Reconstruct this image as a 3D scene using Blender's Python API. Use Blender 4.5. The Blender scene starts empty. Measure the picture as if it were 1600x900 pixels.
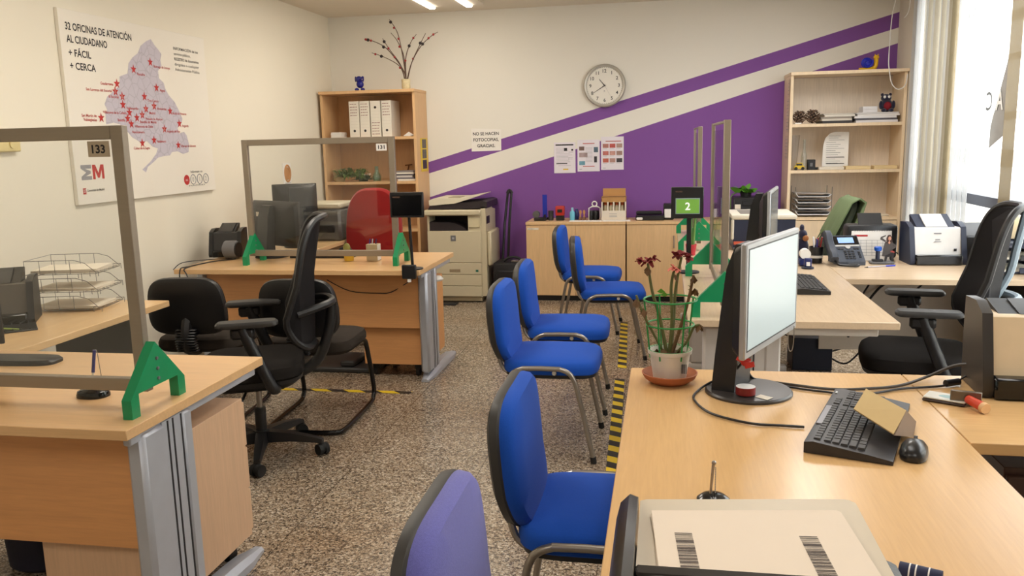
import bpy, bmesh, math, random
from mathutils import Matrix, Vector, Euler
random.seed(7)
PI = math.pi
SC = bpy.context.scene
COL = SC.collection
R = math.radians

# ------------------------------------------------------------------ materials
def lin(c):
    return tuple(((v/255.0)/12.92 if v/255.0 <= 0.04045 else ((v/255.0+0.055)/1.055)**2.4) for v in c)

_M = {}
def mat(key, rgb=(200,200,200), rough=0.5, metal=0.0, var=0.06, scale=20.0, stretch=(1,1,1), bump=0.0, bscale=200.0, emit=None, estr=0.0, spec=0.5, coat=0.0, sheen=0.0, trans=0.0):
    if key in _M: return _M[key]
    m = bpy.data.materials.new(key); m.use_nodes = True
    nt = m.node_tree; N = nt.nodes; L = nt.links
    p = N['Principled BSDF']
    a = lin(rgb)
    tc = N.new('ShaderNodeTexCoord'); mp = N.new('ShaderNodeMapping'); mp.inputs['Scale'].default_value = stretch
    L.new(tc.outputs['Object'], mp.inputs['Vector'])
    nz = N.new('ShaderNodeTexNoise'); nz.inputs['Scale'].default_value = scale; nz.inputs['Detail'].default_value = 4
    L.new(mp.outputs['Vector'], nz.inputs['Vector'])
    mx = N.new('ShaderNodeMix'); mx.data_type = 'RGBA'
    mx.inputs[6].default_value = (*[max(0, v*(1-var)) for v in a], 1)
    mx.inputs[7].default_value = (*[min(1, v*(1+var)) for v in a], 1)
    L.new(nz.outputs['Fac'], mx.inputs[0]); L.new(mx.outputs[2], p.inputs['Base Color'])
    p.inputs['Roughness'].default_value = rough; p.inputs['Metallic'].default_value = metal
    p.inputs['Specular IOR Level'].default_value = spec
    if coat: p.inputs['Coat Weight'].default_value = coat; p.inputs['Coat Roughness'].default_value = 0.15
    if sheen: p.inputs['Sheen Weight'].default_value = sheen
    if trans: p.inputs['Transmission Weight'].default_value = trans
    if emit: p.inputs['Emission Color'].default_value = (*lin(emit), 1); p.inputs['Emission Strength'].default_value = estr
    if bump:
        n2 = N.new('ShaderNodeTexNoise'); n2.inputs['Scale'].default_value = bscale; n2.inputs['Detail'].default_value = 3
        L.new(tc.outputs['Object'], n2.inputs['Vector'])
        bp = N.new('ShaderNodeBump'); bp.inputs['Strength'].default_value = bump; bp.inputs['Distance'].default_value = 0.002
        L.new(n2.outputs['Fac'], bp.inputs['Height']); L.new(bp.outputs['Normal'], p.inputs['Normal'])
    _M[key] = m
    return m

def wood(key, rgb, axis, rough=0.38, dark=0.14):
    if key in _M: return _M[key]
    st = {'x': (0.9, 14, 14), 'y': (14, 0.9, 14), 'z': (14, 14, 0.9)}[axis]
    m = mat(key, rgb, rough, var=dark*0.6, scale=2.2, stretch=st)
    nt = m.node_tree; N = nt.nodes; L = nt.links
    p = N['Principled BSDF']; link = p.inputs['Base Color'].links[0]; src = link.from_socket
    mp = [n for n in N if n.type == 'MAPPING'][0]
    n2 = N.new('ShaderNodeTexNoise'); n2.inputs['Scale'].default_value = 9; n2.inputs['Detail'].default_value = 6; n2.inputs['Distortion'].default_value = 0.6
    L.new(mp.outputs['Vector'], n2.inputs['Vector'])
    r = N.new('ShaderNodeMapRange'); r.inputs[1].default_value = 0.3; r.inputs[2].default_value = 0.7; r.inputs[3].default_value = 1-dark*0.5; r.inputs[4].default_value = 1.03
    L.new(n2.outputs['Fac'], r.inputs[0])
    mu = N.new('ShaderNodeMix'); mu.data_type = 'RGBA'; mu.blend_type = 'MULTIPLY'; mu.inputs[0].default_value = 1
    L.new(src, mu.inputs[6]); L.new(r.outputs[0], mu.inputs[7]); L.new(mu.outputs[2], p.inputs['Base Color'])
    return m

def glass(key, tint=(1, 1, 1), refl=1.0):
    if key in _M: return _M[key]
    m = bpy.data.materials.new(key); m.use_nodes = True
    nt = m.node_tree; N = nt.nodes; L = nt.links
    N.remove(N['Principled BSDF']); out = N['Material Output']
    t = N.new('ShaderNodeBsdfTransparent'); t.inputs['Color'].default_value = (*tint, 1)
    g = N.new('ShaderNodeBsdfGlossy'); g.inputs['Roughness'].default_value = 0.02
    f0 = N.new('ShaderNodeLayerWeight'); f0.inputs['Blend'].default_value = 0.5
    pw = N.new('ShaderNodeMath'); pw.operation = 'POWER'; pw.inputs[1].default_value = 3.5; L.new(f0.outputs['Facing'], pw.inputs[0])
    f = N.new('ShaderNodeMath'); f.operation = 'MULTIPLY_ADD'; f.inputs[1].default_value = 0.75; f.inputs[2].default_value = 0.07; L.new(pw.outputs[0], f.inputs[0])
    mm = N.new('ShaderNodeMath'); mm.operation = 'MULTIPLY'; mm.inputs[1].default_value = refl
    L.new(f.outputs[0], mm.inputs[0])
    nz = N.new('ShaderNodeTexNoise'); nz.inputs['Scale'].default_value = 3
    ad = N.new('ShaderNodeMath'); ad.operation = 'MULTIPLY_ADD'; ad.inputs[1].default_value = 0.01; L.new(nz.outputs['Fac'], ad.inputs[0]); L.new(mm.outputs[0], ad.inputs[2])
    mx = N.new('ShaderNodeMixShader'); L.new(ad.outputs[0], mx.inputs[0]); L.new(t.outputs[0], mx.inputs[1]); L.new(g.outputs[0], mx.inputs[2])
    L.new(mx.outputs[0], out.inputs['Surface'])
    _M[key] = m
    return m

def fabric_translucent(key, rgb, transp=0.0, tl=0.5):
    if key in _M: return _M[key]
    m = bpy.data.materials.new(key); m.use_nodes = True
    nt = m.node_tree; N = nt.nodes; L = nt.links
    N.remove(N['Principled BSDF']); out = N['Material Output']
    a = lin(rgb)
    tc = N.new('ShaderNodeTexCoord'); nz = N.new('ShaderNodeTexNoise'); nz.inputs['Scale'].default_value = 60; L.new(tc.outputs['Object'], nz.inputs['Vector'])
    mxc = N.new('ShaderNodeMix'); mxc.data_type = 'RGBA'; mxc.inputs[6].default_value = (*[v*0.94 for v in a], 1); mxc.inputs[7].default_value = (*a, 1); L.new(nz.outputs['Fac'], mxc.inputs[0])
    d = N.new('ShaderNodeBsdfDiffuse'); t = N.new('ShaderNodeBsdfTranslucent')
    L.new(mxc.outputs[2], d.inputs['Color']); L.new(mxc.outputs[2], t.inputs['Color'])
    mx = N.new('ShaderNodeMixShader'); mx.inputs[0].default_value = tl; L.new(d.outputs[0], mx.inputs[1]); L.new(t.outputs[0], mx.inputs[2])
    if transp:
        tr = N.new('ShaderNodeBsdfTransparent'); m2 = N.new('ShaderNodeMixShader'); m2.inputs[0].default_value = transp
        L.new(mx.outputs[0], m2.inputs[1]); L.new(tr.outputs[0], m2.inputs[2]); L.new(m2.outputs[0], out.inputs['Surface'])
    else:
        L.new(mx.outputs[0], out.inputs['Surface'])
    _M[key] = m
    return m

# ------------------------------------------------------------------ mesh builder
_TXT = {}
def text_mesh(body, bold=0.0, spacing=1.0):
    k = (body, bold, spacing)
    if k in _TXT: return _TXT[k]
    cu = bpy.data.curves.new('t', 'FONT'); cu.body = body; cu.size = 1.0; cu.offset = bold; cu.resolution_u = 3; cu.space_character = spacing
    ob = bpy.data.objects.new('t', cu); COL.objects.link(ob)
    dg = bpy.context.evaluated_depsgraph_get(); dg.update()
    me = ob.evaluated_get(dg).to_mesh()
    vs = [tuple(v.co) for v in me.vertices]; fs = [tuple(p.vertices) for p in me.polygons]
    ob.evaluated_get(dg).to_mesh_clear(); bpy.data.objects.remove(ob); bpy.data.curves.remove(cu)
    _TXT[k] = (vs, fs)
    return _TXT[k]

class B:
    """collects shapes into one mesh; input may be world coordinates when a thing is given"""
    def __init__(s, at=None):
        s.bm = bmesh.new(); s.mi = 0; s.M = Matrix.Identity(4); s.sharp = 38
        if at is not None:
            l = at if isinstance(at, (tuple, list, Vector)) else at.location
            s.M = Matrix.Translation(-Vector(l))
    def raw(s, vs, fs):
        bv = [s.bm.verts.new(s.M @ Vector(v)) for v in vs]
        out = []
        for f in fs:
            try:
                fc = s.bm.faces.new([bv[i] for i in f]); fc.material_index = s.mi; out.append(fc)
            except ValueError: pass
        return s
    def box(s, x0, y0, z0, x1, y1, z1, bev=0.0, seg=1, rot=None):
        c = Vector(((x0+x1)/2, (y0+y1)/2, (z0+z1)/2)); d = (abs(x1-x0), abs(y1-y0), abs(z1-z0))
        mm = Matrix.Translation(c)
        if rot: mm = mm @ Euler(rot).to_matrix().to_4x4()
        r = bmesh.ops.create_cube(s.bm, size=1, matrix=s.M @ mm @ Matrix.Diagonal((*d, 1)))
        for v in r['verts']:
            for f in v.link_faces: f.material_index = s.mi
        if bev:
            es = {e for v in r['verts'] for e in v.link_edges}
            bmesh.ops.bevel(s.bm, geom=list(es), offset=min(bev, min(d)*0.49), segments=seg, affect='EDGES', profile=0.5, material=s.mi)
        return s
    def loft(s, rings, cap=True, closed=False):
        n = len(rings[0]); vs = [v for r in rings for v in r]; fs = []
        m = len(rings)
        for i in range(m if closed else m-1):
            a, b = i*n, ((i+1) % m)*n
            for j in range(n):
                k = (j+1) % n
                fs.append((a+j, a+k, b+k, b+j))
        if cap and not closed:
            fs.append(tuple(range(n))[::-1]); fs.append(tuple((m-1)*n+j for j in range(n)))
        return s.raw(vs, fs)
    def cyl(s, p0, p1, r0, r1=None, n=16, cap=True):
        p0, p1 = Vector(p0), Vector(p1); r1 = r0 if r1 is None else r1
        d = (p1-p0).normalized(); q = d.to_track_quat('Z', 'Y').to_matrix()
        ring = lambda c, r: [tuple(c + q @ Vector((r*math.cos(2*PI*i/n), r*math.sin(2*PI*i/n), 0))) for i in range(n)]
        return s.loft([ring(p0, r0), ring(p1, r1)], cap)
    def tube(s, pts, r, n=8, closed=False, curve=0, rb=None):
        P_ = [Vector(p) for p in pts]
        if curve:
            q = []
            m = len(P_)
            for i in range(m if closed else m-1):
                g = lambda k: P_[k % m] if closed else P_[max(0, min(m-1, k))]
                a, b, c, d = g(i-1), g(i), g(i+1), g(i+2)
                for k in range(curve):
                    t = k/curve
                    q.append(0.5*((2*b)+(c-a)*t+(2*a-5*b+4*c-d)*t*t+(3*b-a-3*c+d)*t**3))
            if not closed: q.append(P_[-1])
            P_ = q
        m = len(P_); rings = []; up = None
        for i in range(m):
            if closed: d = (P_[(i+1) % m]-P_[i-1])
            else: d = P_[min(m-1, i+1)]-P_[max(0, i-1)]
            if d.length < 1e-9: d = Vector((0, 0, 1))
            d.normalize()
            if up is None:
                up = Vector((0, 0, 1)) if abs(d.z) < 0.9 else Vector((1, 0, 0))
            sd = d.cross(up)
            if sd.length < 1e-6: sd = d.orthogonal()
            sd.normalize(); up = sd.cross(d).normalized()
            rr = r if rb is None else r+(rb-r)*i/(m-1)
            rings.append([tuple(P_[i]+sd*rr*math.cos(2*PI*j/n)+up*rr*math.sin(2*PI*j/n)) for j in range(n)])
        return s.loft(rings, True, closed)
    def lathe(s, prof, c=(0, 0, 0), n=24, cap=True):
        c = Vector(c)
        return s.loft([[(c.x+r*math.cos(2*PI*i/n), c.y+r*math.sin(2*PI*i/n), c.z+z) for i in range(n)] for r, z in prof], cap)
    def prism(s, pts, plane, d0, d1, bev=0):
        def m(u, v, w): return {'xy': (u, v, w), 'xz': (u, w, v), 'yz': (w, u, v)}[plane]
        n = len(pts)
        a = [m(u, v, d0) for u, v in pts]; b = [m(u, v, d1) for u, v in pts]
        vs = a+b; fs = [tuple(range(n))[::-1], tuple(range(n, 2*n))]+[(j, (j+1) % n, n+(j+1) % n, n+j) for j in range(n)]
        return s.raw(vs, fs)
    def ell(s, c, r, n=16, m=10):
        r = (r, r, r) if isinstance(r, (int, float)) else r
        rings = []
        for i in range(m+1):
            t = -PI/2+PI*i/m; k = max(math.cos(t), 1e-3)
            rings.append([(c[0]+r[0]*k*math.cos(2*PI*j/n), c[1]+r[1]*k*math.sin(2*PI*j/n), c[2]+r[2]*math.sin(t)) for j in range(n)])
        return s.loft(rings)
    def pad(s, outline, layers, fn):
        """outline: 2D points around the origin; layers (scale, depth); fn maps (u, v, w) to space"""
        return s.loft([[fn(u*k, v*k, w) for u, v in outline] for k, w in layers])
    def text(s, body, size, M, bold=0.0, align='L', width=None, spacing=1.0):
        vs, fs = text_mesh(body, bold, spacing)
        if not vs: return s
        x0 = min(v[0] for v in vs); x1 = max(v[0] for v in vs); k = size
        kx = width/(x1-x0) if width else k
        ox = {'L': -x0, 'C': -(x0+x1)/2, 'R': -x1}[align]
        return s.raw([tuple(M @ Vector(((v[0]+ox)*kx, v[1]*k, v[2]*k))) for v in vs], fs)
    def mesh(s, name, mats):
        bm = s.bm
        bmesh.ops.recalc_face_normals(bm, faces=bm.faces[:])
        for f in bm.faces: f.smooth = True
        lim = R(s.sharp)
        for e in bm.edges:
            if len(e.link_faces) == 2:
                if e.calc_face_angle(0) > lim: e.smooth = False
        me = bpy.data.meshes.new(name); bm.to_mesh(me); bm.free()
        for m in (mats if isinstance(mats, (list, tuple)) else [mats]): me.materials.append(m)
        return me

def superell(w, h, n=4.0, k=40, top=1.0, bot=1.0):
    pts = []
    for i in range(k):
        t = 2*PI*i/k; c, sn = math.cos(t), math.sin(t)
        u = math.copysign(abs(c)**(2/n), c)*w/2; v = math.copysign(abs(sn)**(2/n), sn)*h/2
        f = bot+(top-bot)*(v/h+0.5)
        pts.append((u*f, v))
    return pts
def rrect(w, h, r, k=5):
    pts = []
    for cx, cy, a0 in ((w/2-r, h/2-r, 0), (-w/2+r, h/2-r, PI/2), (-w/2+r, -h/2+r, PI), (w/2-r, -h/2+r, 1.5*PI)):
        for i in range(k+1):
            a = a0+PI/2*i/k; pts.append((cx+r*math.cos(a), cy+r*math.sin(a)))
    return pts

# ------------------------------------------------------------------ scene helpers
def T(name, label, cat, loc=(0, 0, 0), rz=0.0, group=None):
    o = bpy.data.objects.new(name, None); o.empty_display_size = 0.05; COL.objects.link(o)
    o.location = loc; o.rotation_euler = (0, 0, rz); o['label'] = label; o['category'] = cat
    if group: o['group'] = group
    return o
def P(name, b, m, par, label=None, kind=None):
    o = bpy.data.objects.new(name, b.mesh(name, m)); COL.objects.link(o); o.parent = par
    if label: o['label'] = label
    if kind: o['kind'] = kind
    return o
def PM(name, me, par, loc=(0, 0, 0), rot=(0, 0, 0)):
    o = bpy.data.objects.new(name, me); COL.objects.link(o); o.parent = par; o.location = loc; o.rotation_euler = rot
    return o
def S(name, b, m, label, cat, loc=(0, 0, 0), rz=0.0, group=None):
    o = bpy.data.objects.new(name, b.mesh(name, m)); COL.objects.link(o)
    o.location = loc; o.rotation_euler = (0, 0, rz); o['label'] = label; o['category'] = cat
    if group: o['group'] = group
    return o
def ST(name, b, m, par=None):
    o = bpy.data.objects.new(name, b.mesh(name, m)); COL.objects.link(o)
    if par: o.parent = par
    else: o['kind'] = 'structure'
    return o
def dup(root, loc, rz, label, group=None):
    r = root.copy(); COL.objects.link(r); r.location = loc; r.rotation_euler = (0, 0, rz); r['label'] = label
    if group: r['group'] = group
    for ch in list(root.children):
        c = ch.copy(); COL.objects.link(c); c.parent = r
        for g in list(ch.children):
            d = g.copy(); COL.objects.link(d); d.parent = c
    return r
def MX(x, y, z):     # text lying in a wall facing -y : right = +x, up = +z
    return Matrix(((1, 0, 0, x), (0, 0, -1, y), (0, 1, 0, z), (0, 0, 0, 1)))
def ML(x, y, z):     # text on a wall facing +x : right = +y, up = +z
    return Matrix(((0, 0, 1, x), (1, 0, 0, y), (0, 1, 0, z), (0, 0, 0, 1)))

# palette
WX = wood('beech_x', (222, 180, 130), 'x', 0.3); WY = wood('beech_y', (228, 190, 140), 'y', 0.27); WZ = wood('beech_z', (222, 180, 132), 'z', 0.42)
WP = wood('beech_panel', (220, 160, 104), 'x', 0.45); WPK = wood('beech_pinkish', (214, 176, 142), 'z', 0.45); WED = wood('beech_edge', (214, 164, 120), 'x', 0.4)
SIL = mat('silver_paint', (186, 190, 200), 0.38, 0.35); ALU = mat('brushed_aluminium', (150, 138, 122), 0.42, 0.45, scale=6, stretch=(1, 1, 20)); ALUL = mat('light_aluminium', (196, 196, 196), 0.35, 0.5)
CHR = mat('satin_chrome', (158, 152, 144), 0.3, 0.85); STEEL = mat('steel_wire', (150, 148, 145), 0.3, 0.9)
BLK = mat('black_plastic', (24, 24, 26), 0.42, bump=0.1); BLKG = mat('black_gloss', (14, 14, 16), 0.15); DGR = mat('dark_grey_plastic', (52, 51, 50), 0.5); MGR = mat('grey_plastic', (110, 110, 112), 0.5)
BFAB = mat('black_fabric', (34, 31, 29), 0.95, bump=0.5, bscale=700, spec=0.15); MESHF = mat('black_mesh', (26, 24, 26), 0.75, bump=0.6, bscale=900, spec=0.2)
GFAB = mat('charcoal_fabric', (58, 52, 47), 0.95, bump=0.5, bscale=600, spec=0.1)
BLU = mat('blue_fabric', (24, 78, 178), 0.85, var=0.1, scale=250, bump=0.35, bscale=800, spec=0.2, sheen=0.06)
LAV = mat('faded_blue_fabric', (104, 104, 176), 0.9, var=0.22, scale=260, bump=0.5, bscale=700, spec=0.2, sheen=0.25)
REDF = mat('red_fabric', (150, 28, 26), 0.9, var=0.12, scale=9, bump=0.3, bscale=500, spec=0.15, sheen=0.2)
GRN = mat('green_acrylic', (14, 140, 88), 0.35)
WHT = mat('white_plastic', (232, 230, 226), 0.4); PAP = mat('paper', (240, 236, 230), 0.8, var=0.02); CRM = mat('cream_plastic', (205, 196, 170), 0.5)
PAPW = mat('paper_warm', (232, 222, 204), 0.8, var=0.03)
INK = mat('ink_black', (38, 36, 40), 0.7); INKR = mat('ink_red', (188, 48, 46), 0.7); INKG = mat('ink_grey', (150, 148, 152), 0.7)
RUB = mat('black_rubber', (18, 18, 18), 0.7)
mat('silver_bezel', (168, 170, 172), 0.35, 0.3)
GLS = glass('clear_pane', (0.95, 0.955, 0.95), 0.6)
NAVY = mat('navy_plastic', (30, 38, 62), 0.45); TERRA = mat('terracotta', (170, 100, 62), 0.7, var=0.2, scale=30)
# ------------------------------------------------------------------ room
XL, XR, YB, YF, ZC = -3.24, 1.99, 8.05, -2.2, 2.70
def wall_back_mat():
    m = mat('wall_back_paint', (234, 230, 220), 0.85, var=0.015, scale=2)
    nt = m.node_tree; N = nt.nodes; L = nt.links; p = N['Principled BSDF']; src = p.inputs['Base Color'].links[0].from_socket
    tc = [n for n in N if n.type == 'TEX_COORD'][0]
    sx = N.new('ShaderNodeSeparateXYZ'); L.new(tc.outputs['Object'], sx.inputs[0])
    def below(x0, z0, x1, z1):
        k = (z1-z0)/(x1-x0); c = z0-k*x0
        a = N.new('ShaderNodeMath'); a.operation = 'MULTIPLY_ADD'; a.inputs[1].default_value = k; a.inputs[2].default_value = c; L.new(sx.outputs['X'], a.inputs[0])
        b = N.new('ShaderNodeMath'); b.operation = 'LESS_THAN'; L.new(sx.outputs['Z'], b.inputs[0]); L.new(a.outputs[0], b.inputs[1])
        return b.outputs[0]
    t1 = below(-2.266, 1.298, 1.966, 2.497); t2 = below(-2.27, 1.187, 1.972, 2.369); t3 = below(-2.281, 0.951, 1.979, 2.239)
    s1 = N.new('ShaderNodeMath'); s1.operation = 'SUBTRACT'; L.new(t1, s1.inputs[0]); L.new(t2, s1.inputs[1])
    s2 = N.new('ShaderNodeMath'); s2.operation = 'ADD'; L.new(s1.outputs[0], s2.inputs[0]); L.new(t3, s2.inputs[1])
    nz = N.new('ShaderNodeTexNoise'); nz.inputs['Scale'].default_value = 2; L.new(tc.outputs['Object'], nz.inputs['Vector'])
    pc = N.new('ShaderNodeMix'); pc.data_type = 'RGBA'; pc.inputs[6].default_value = (*lin((126, 78, 152)), 1); pc.inputs[7].default_value = (*lin((132, 84, 158)), 1); L.new(nz.outputs['Fac'], pc.inputs[0])
    mx = N.new('ShaderNodeMix'); mx.data_type = 'RGBA'; L.new(s2.outputs[0], mx.inputs[0]); L.new(src, mx.inputs[6]); L.new(pc.outputs[2], mx.inputs[7])
    L.new(mx.outputs[2], p.inputs['Base Color'])
    return m
def floor_mat():
    m = bpy.data.materials.new('granite_floor'); m.use_nodes = True
    nt = m.node_tree; N = nt.nodes; L = nt.links; p = N['Principled BSDF']
    tc = N.new('ShaderNodeTexCoord')
    def vor(scale, stops):
        v = N.new('ShaderNodeTexVoronoi'); v.inputs['Scale'].default_value = scale; L.new(tc.outputs['Object'], v.inputs['Vector'])
        h = N.new('ShaderNodeSeparateColor'); L.new(v.outputs['Color'], h.inputs[0])
        r = N.new('ShaderNodeValToRGB'); r.color_ramp.interpolation = 'CONSTANT'
        e = r.color_ramp.elements
        e[0].position = 0; e[0].color = (*lin(stops[0][1]), 1); e[1].position = stops[1][0]; e[1].color = (*lin(stops[1][1]), 1)
        for po, c in stops[2:]:
            q = e.new(po); q.color = (*lin(c), 1)
        L.new(h.outputs[0], r.inputs[0]); return r.outputs[0]
    a = vor(125, [(0, (58, 50, 44)), (0.24, (114, 98, 82)), (0.42, (156, 138, 116)), (0.66, (188, 172, 150)), (0.88, (222, 210, 192))])
    b = vor(240, [(0, (46, 40, 36)), (0.25, (128, 110, 92)), (0.6, (184, 166, 144)), (0.85, (218, 206, 188))])
    mx = N.new('ShaderNodeMix'); mx.data_type = 'RGBA'; mx.inputs[0].default_value = 0.45; L.new(a, mx.inputs[6]); L.new(b, mx.inputs[7])
    # broad brown stain variation
    nz = N.new('ShaderNodeTexNoise'); nz.inputs['Scale'].default_value = 1.3; nz.inputs['Detail'].default_value = 3; L.new(tc.outputs['Object'], nz.inputs['Vector'])
    rr = N.new('ShaderNodeMapRange'); rr.inputs[1].default_value = 0.45; rr.inputs[2].default_value = 0.7; rr.inputs[3].default_value = 0; rr.inputs[4].default_value = 0.5; L.new(nz.outputs['Fac'], rr.inputs[0])
    m2 = N.new('ShaderNodeMix'); m2.data_type = 'RGBA'; m2.blend_type = 'MULTIPLY'; m2.inputs[7].default_value = (*lin((214, 184, 150)), 1); L.new(rr.outputs[0], m2.inputs[0]); L.new(mx.outputs[2], m2.inputs[6])
    br = N.new('ShaderNodeTexBrick'); br.offset = 0; br.inputs['Scale'].default_value = 1; br.inputs['Brick Width'].default_value = 0.6; br.inputs['Row Height'].default_value = 0.6; br.inputs['Mortar Size'].default_value = 0.0022
    br.inputs['Color1'].default_value = (1, 1, 1, 1); br.inputs['Color2'].default_value = (0.93, 0.93, 0.93, 1); br.inputs['Mortar'].default_value = (0.35, 0.32, 0.3, 1)
    mp = N.new('ShaderNodeMapping'); mp.inputs['Location'].default_value = (0.22, 0.1, 0); L.new(tc.outputs['Object'], mp.inputs[0]); L.new(mp.outputs[0], br.inputs['Vector'])
    m3 = N.new('ShaderNodeMix'); m3.data_type = 'RGBA'; m3.blend_type = 'MULTIPLY'; m3.inputs[0].default_value = 1; L.new(m2.outputs[2], m3.inputs[6]); L.new(br.outputs['Color'], m3.inputs[7])
    L.new(m3.outputs[2], p.inputs['Base Color']); p.inputs['Roughness'].default_value = 0.22; p.inputs['Specular IOR Level'].default_value = 0.5
    return m
WALL = mat('wall_paint_warm', (236, 229, 212), 0.85, var=0.015, scale=2); CEIL = mat('ceiling_paint', (226, 218, 204), 0.9, var=0.015, scale=2)
ST('floor', B().box(XL-0.1, YF-0.1, -0.1, XR+0.3, YB+0.1, 0), floor_mat())
ST('ceiling', B().box(XL-0.1, YF-0.1, ZC, XR+0.3, YB+0.1, ZC+0.1), CEIL)
ST('wall_left', B().box(XL-0.1, YF-0.1, 0, XL, YB+0.1, ZC), WALL)
ST('wall_back', B().box(XL, YB, 0, XR+0.2, YB+0.1, ZC), wall_back_mat())
ST('wall_front', B().box(XL, YF-0.1, 0, XR+0.2, YF, ZC), WALL)
# window wall: low parapet, lintel, end piers, mullions
WZ0, WZ1, WY0, WY1 = 0.42, 2.62, 1.6, 7.42
b = B(); b.box(XR, YF, 0, XR+0.2, YB, WZ0); b.box(XR, YF, WZ1, XR+0.2, YB, ZC); b.box(XR, YF, WZ0, XR+0.2, WY0, WZ1); b.box(XR, WY1, WZ0, XR+0.2, YB, WZ1)
ST('wall_right', b, mat('wall_paint_right', (222, 214, 200), 0.85, var=0.015, scale=2))
FRM = mat('window_frame_grey', (74, 78, 92), 0.4, 0.2)
ys = [WY0, 4.7, WY1]
for i in range(2):
    w = bpy.data.objects.new('window_%d' % (i+1), None); COL.objects.link(w); w.location = (XR+0.1, (ys[i]+ys[i+1])/2, WZ0); w['kind'] = 'structure'
    b = B(w); y0, y1 = ys[i], ys[i+1]
    b.box(XR+0.06, y0, WZ0, XR+0.13, y0+0.03, WZ1); b.box(XR+0.06, y1-0.03, WZ0, XR+0.13, y1, WZ1); b.box(XR+0.06, y0, WZ0, XR+0.13, y1, WZ0+0.05); b.box(XR+0.06, y0, WZ1-0.05, XR+0.13, y1, WZ1); b.box(XR+0.06, y0, 0.985, XR+0.13, y1, 1.055)
    P('window_frame', b, FRM, w)
    P('window_glass', B(w).box(XR+0.09, y0+0.03, WZ0+0.05, XR+0.095, y1-0.03, WZ1-0.05), glass('window_pane', (0.98, 0.99, 1), 0.4), w)
# lettering stuck on the street window, seen from behind
t = T('window_decal', 'grey triangle decal with a white letter A and a mirrored C on the window pane', 'decal', (XR+0.085, 5.9, 1.4))
def MR(x, y, z): return Matrix(((0, 0, -1, x), (-1, 0, 0, y), (0, 1, 0, z), (0, 0, 0, 1)))
P('triangle', B(t).raw([(XR+0.084, 5.78, 1.44), (XR+0.084, 5.78, 1.92), (XR+0.084, 6.00, 1.36), (XR+0.084, 6.0, 1.50)], [(0, 1, 3, 2)]), mat('decal_grey', (150, 146, 140), 0.7), t)
P('letter_a', B(t).text('A', 0.17, MR(XR+0.08, 5.925, 1.605), 0.02), mat('decal_white', (225, 222, 215), 0.6), t)
Mc = Matrix(((0, 0, 1, XR+0.08), (1, 0, 0, 5.985), (0, 1, 0, 1.605), (0, 0, 0, 1)))
P('letter_c', B(t).text('C', 0.17, Mc, 0.01), mat('decal_dark', (110, 108, 104), 0.7), t)
# street side: pale facade opposite with bands
FAC = mat('facade_pale', (240, 236, 226), 0.9, var=0.05, scale=0.8)
b = B(); b.box(9.0, -8, -1, 9.3, 30, 7.0)
t = T('street_building', 'sunlit pale facade with grey bands across the street outside the window', 'building', (9.15, 11, 0))
P('facade', B(t).box(9.0, -8, -0.2, 9.3, 34, 7.0), FAC, t)
BND = mat('facade_band', (150, 142, 132), 0.9)
for z0, z1, y0 in ((0.5, 0.95, 22), (1.75, 1.95, 24), (3.3, 3.45, 23), (4.3, 4.55, 22), (4.8, 5.1, 22)): P('band', B(t).box(8.97, y0, z0, 9.0, 33, z1), BND, t)
S('street_pavement', B().box(XR+0.25, -12, -0.3, 9.0, 30, -0.2), mat('pavement', (196, 188, 176), 0.9, var=0.1), 'pale pavement outside the window', 'pavement')
# vertical blind
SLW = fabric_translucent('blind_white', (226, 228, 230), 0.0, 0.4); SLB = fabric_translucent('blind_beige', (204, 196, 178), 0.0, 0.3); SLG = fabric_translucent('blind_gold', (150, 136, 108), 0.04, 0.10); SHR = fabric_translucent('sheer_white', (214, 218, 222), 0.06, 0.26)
t = T('vertical_blind', 'cream vertical slat blind drawn along the street window', 'blind', (1.96, 6.4, 2.62))
P('head_rail', B(t).box(1.93, 4.6, 2.63, 1.985, 7.6, 2.68), WHT, t)
def slat(y, ang, m, w=0.127, zb=0.62, x=1.965):
    b = B(t); k = 6; rows = []
    for i in range(k+1):
        u = (i/k-0.5)*w; bow = 0.012*(1-(2*i/k-1)**2)
        cx = x+u*math.sin(ang)+bow*math.cos(ang); cy = y+u*math.cos(ang)-bow*math.sin(ang)
        rows.append((cx, cy))
    vs = [(cx, cy, zb) for cx, cy in rows]+[(cx, cy, 2.63) for cx, cy in rows]
    b.raw(vs, [(i, i+1, k+2+i, k+1+i) for i in range(k)])
    P('slat', b, m, t)
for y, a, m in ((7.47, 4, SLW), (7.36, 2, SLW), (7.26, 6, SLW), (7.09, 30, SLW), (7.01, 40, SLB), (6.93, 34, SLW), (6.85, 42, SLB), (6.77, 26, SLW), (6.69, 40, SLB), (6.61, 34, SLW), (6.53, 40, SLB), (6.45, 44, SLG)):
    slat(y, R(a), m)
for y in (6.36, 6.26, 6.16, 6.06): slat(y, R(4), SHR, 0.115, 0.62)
slat(5.39, R(6), SLG, 0.25, 0.62); slat(5.02, R(20), SLG, 0.127)
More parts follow.
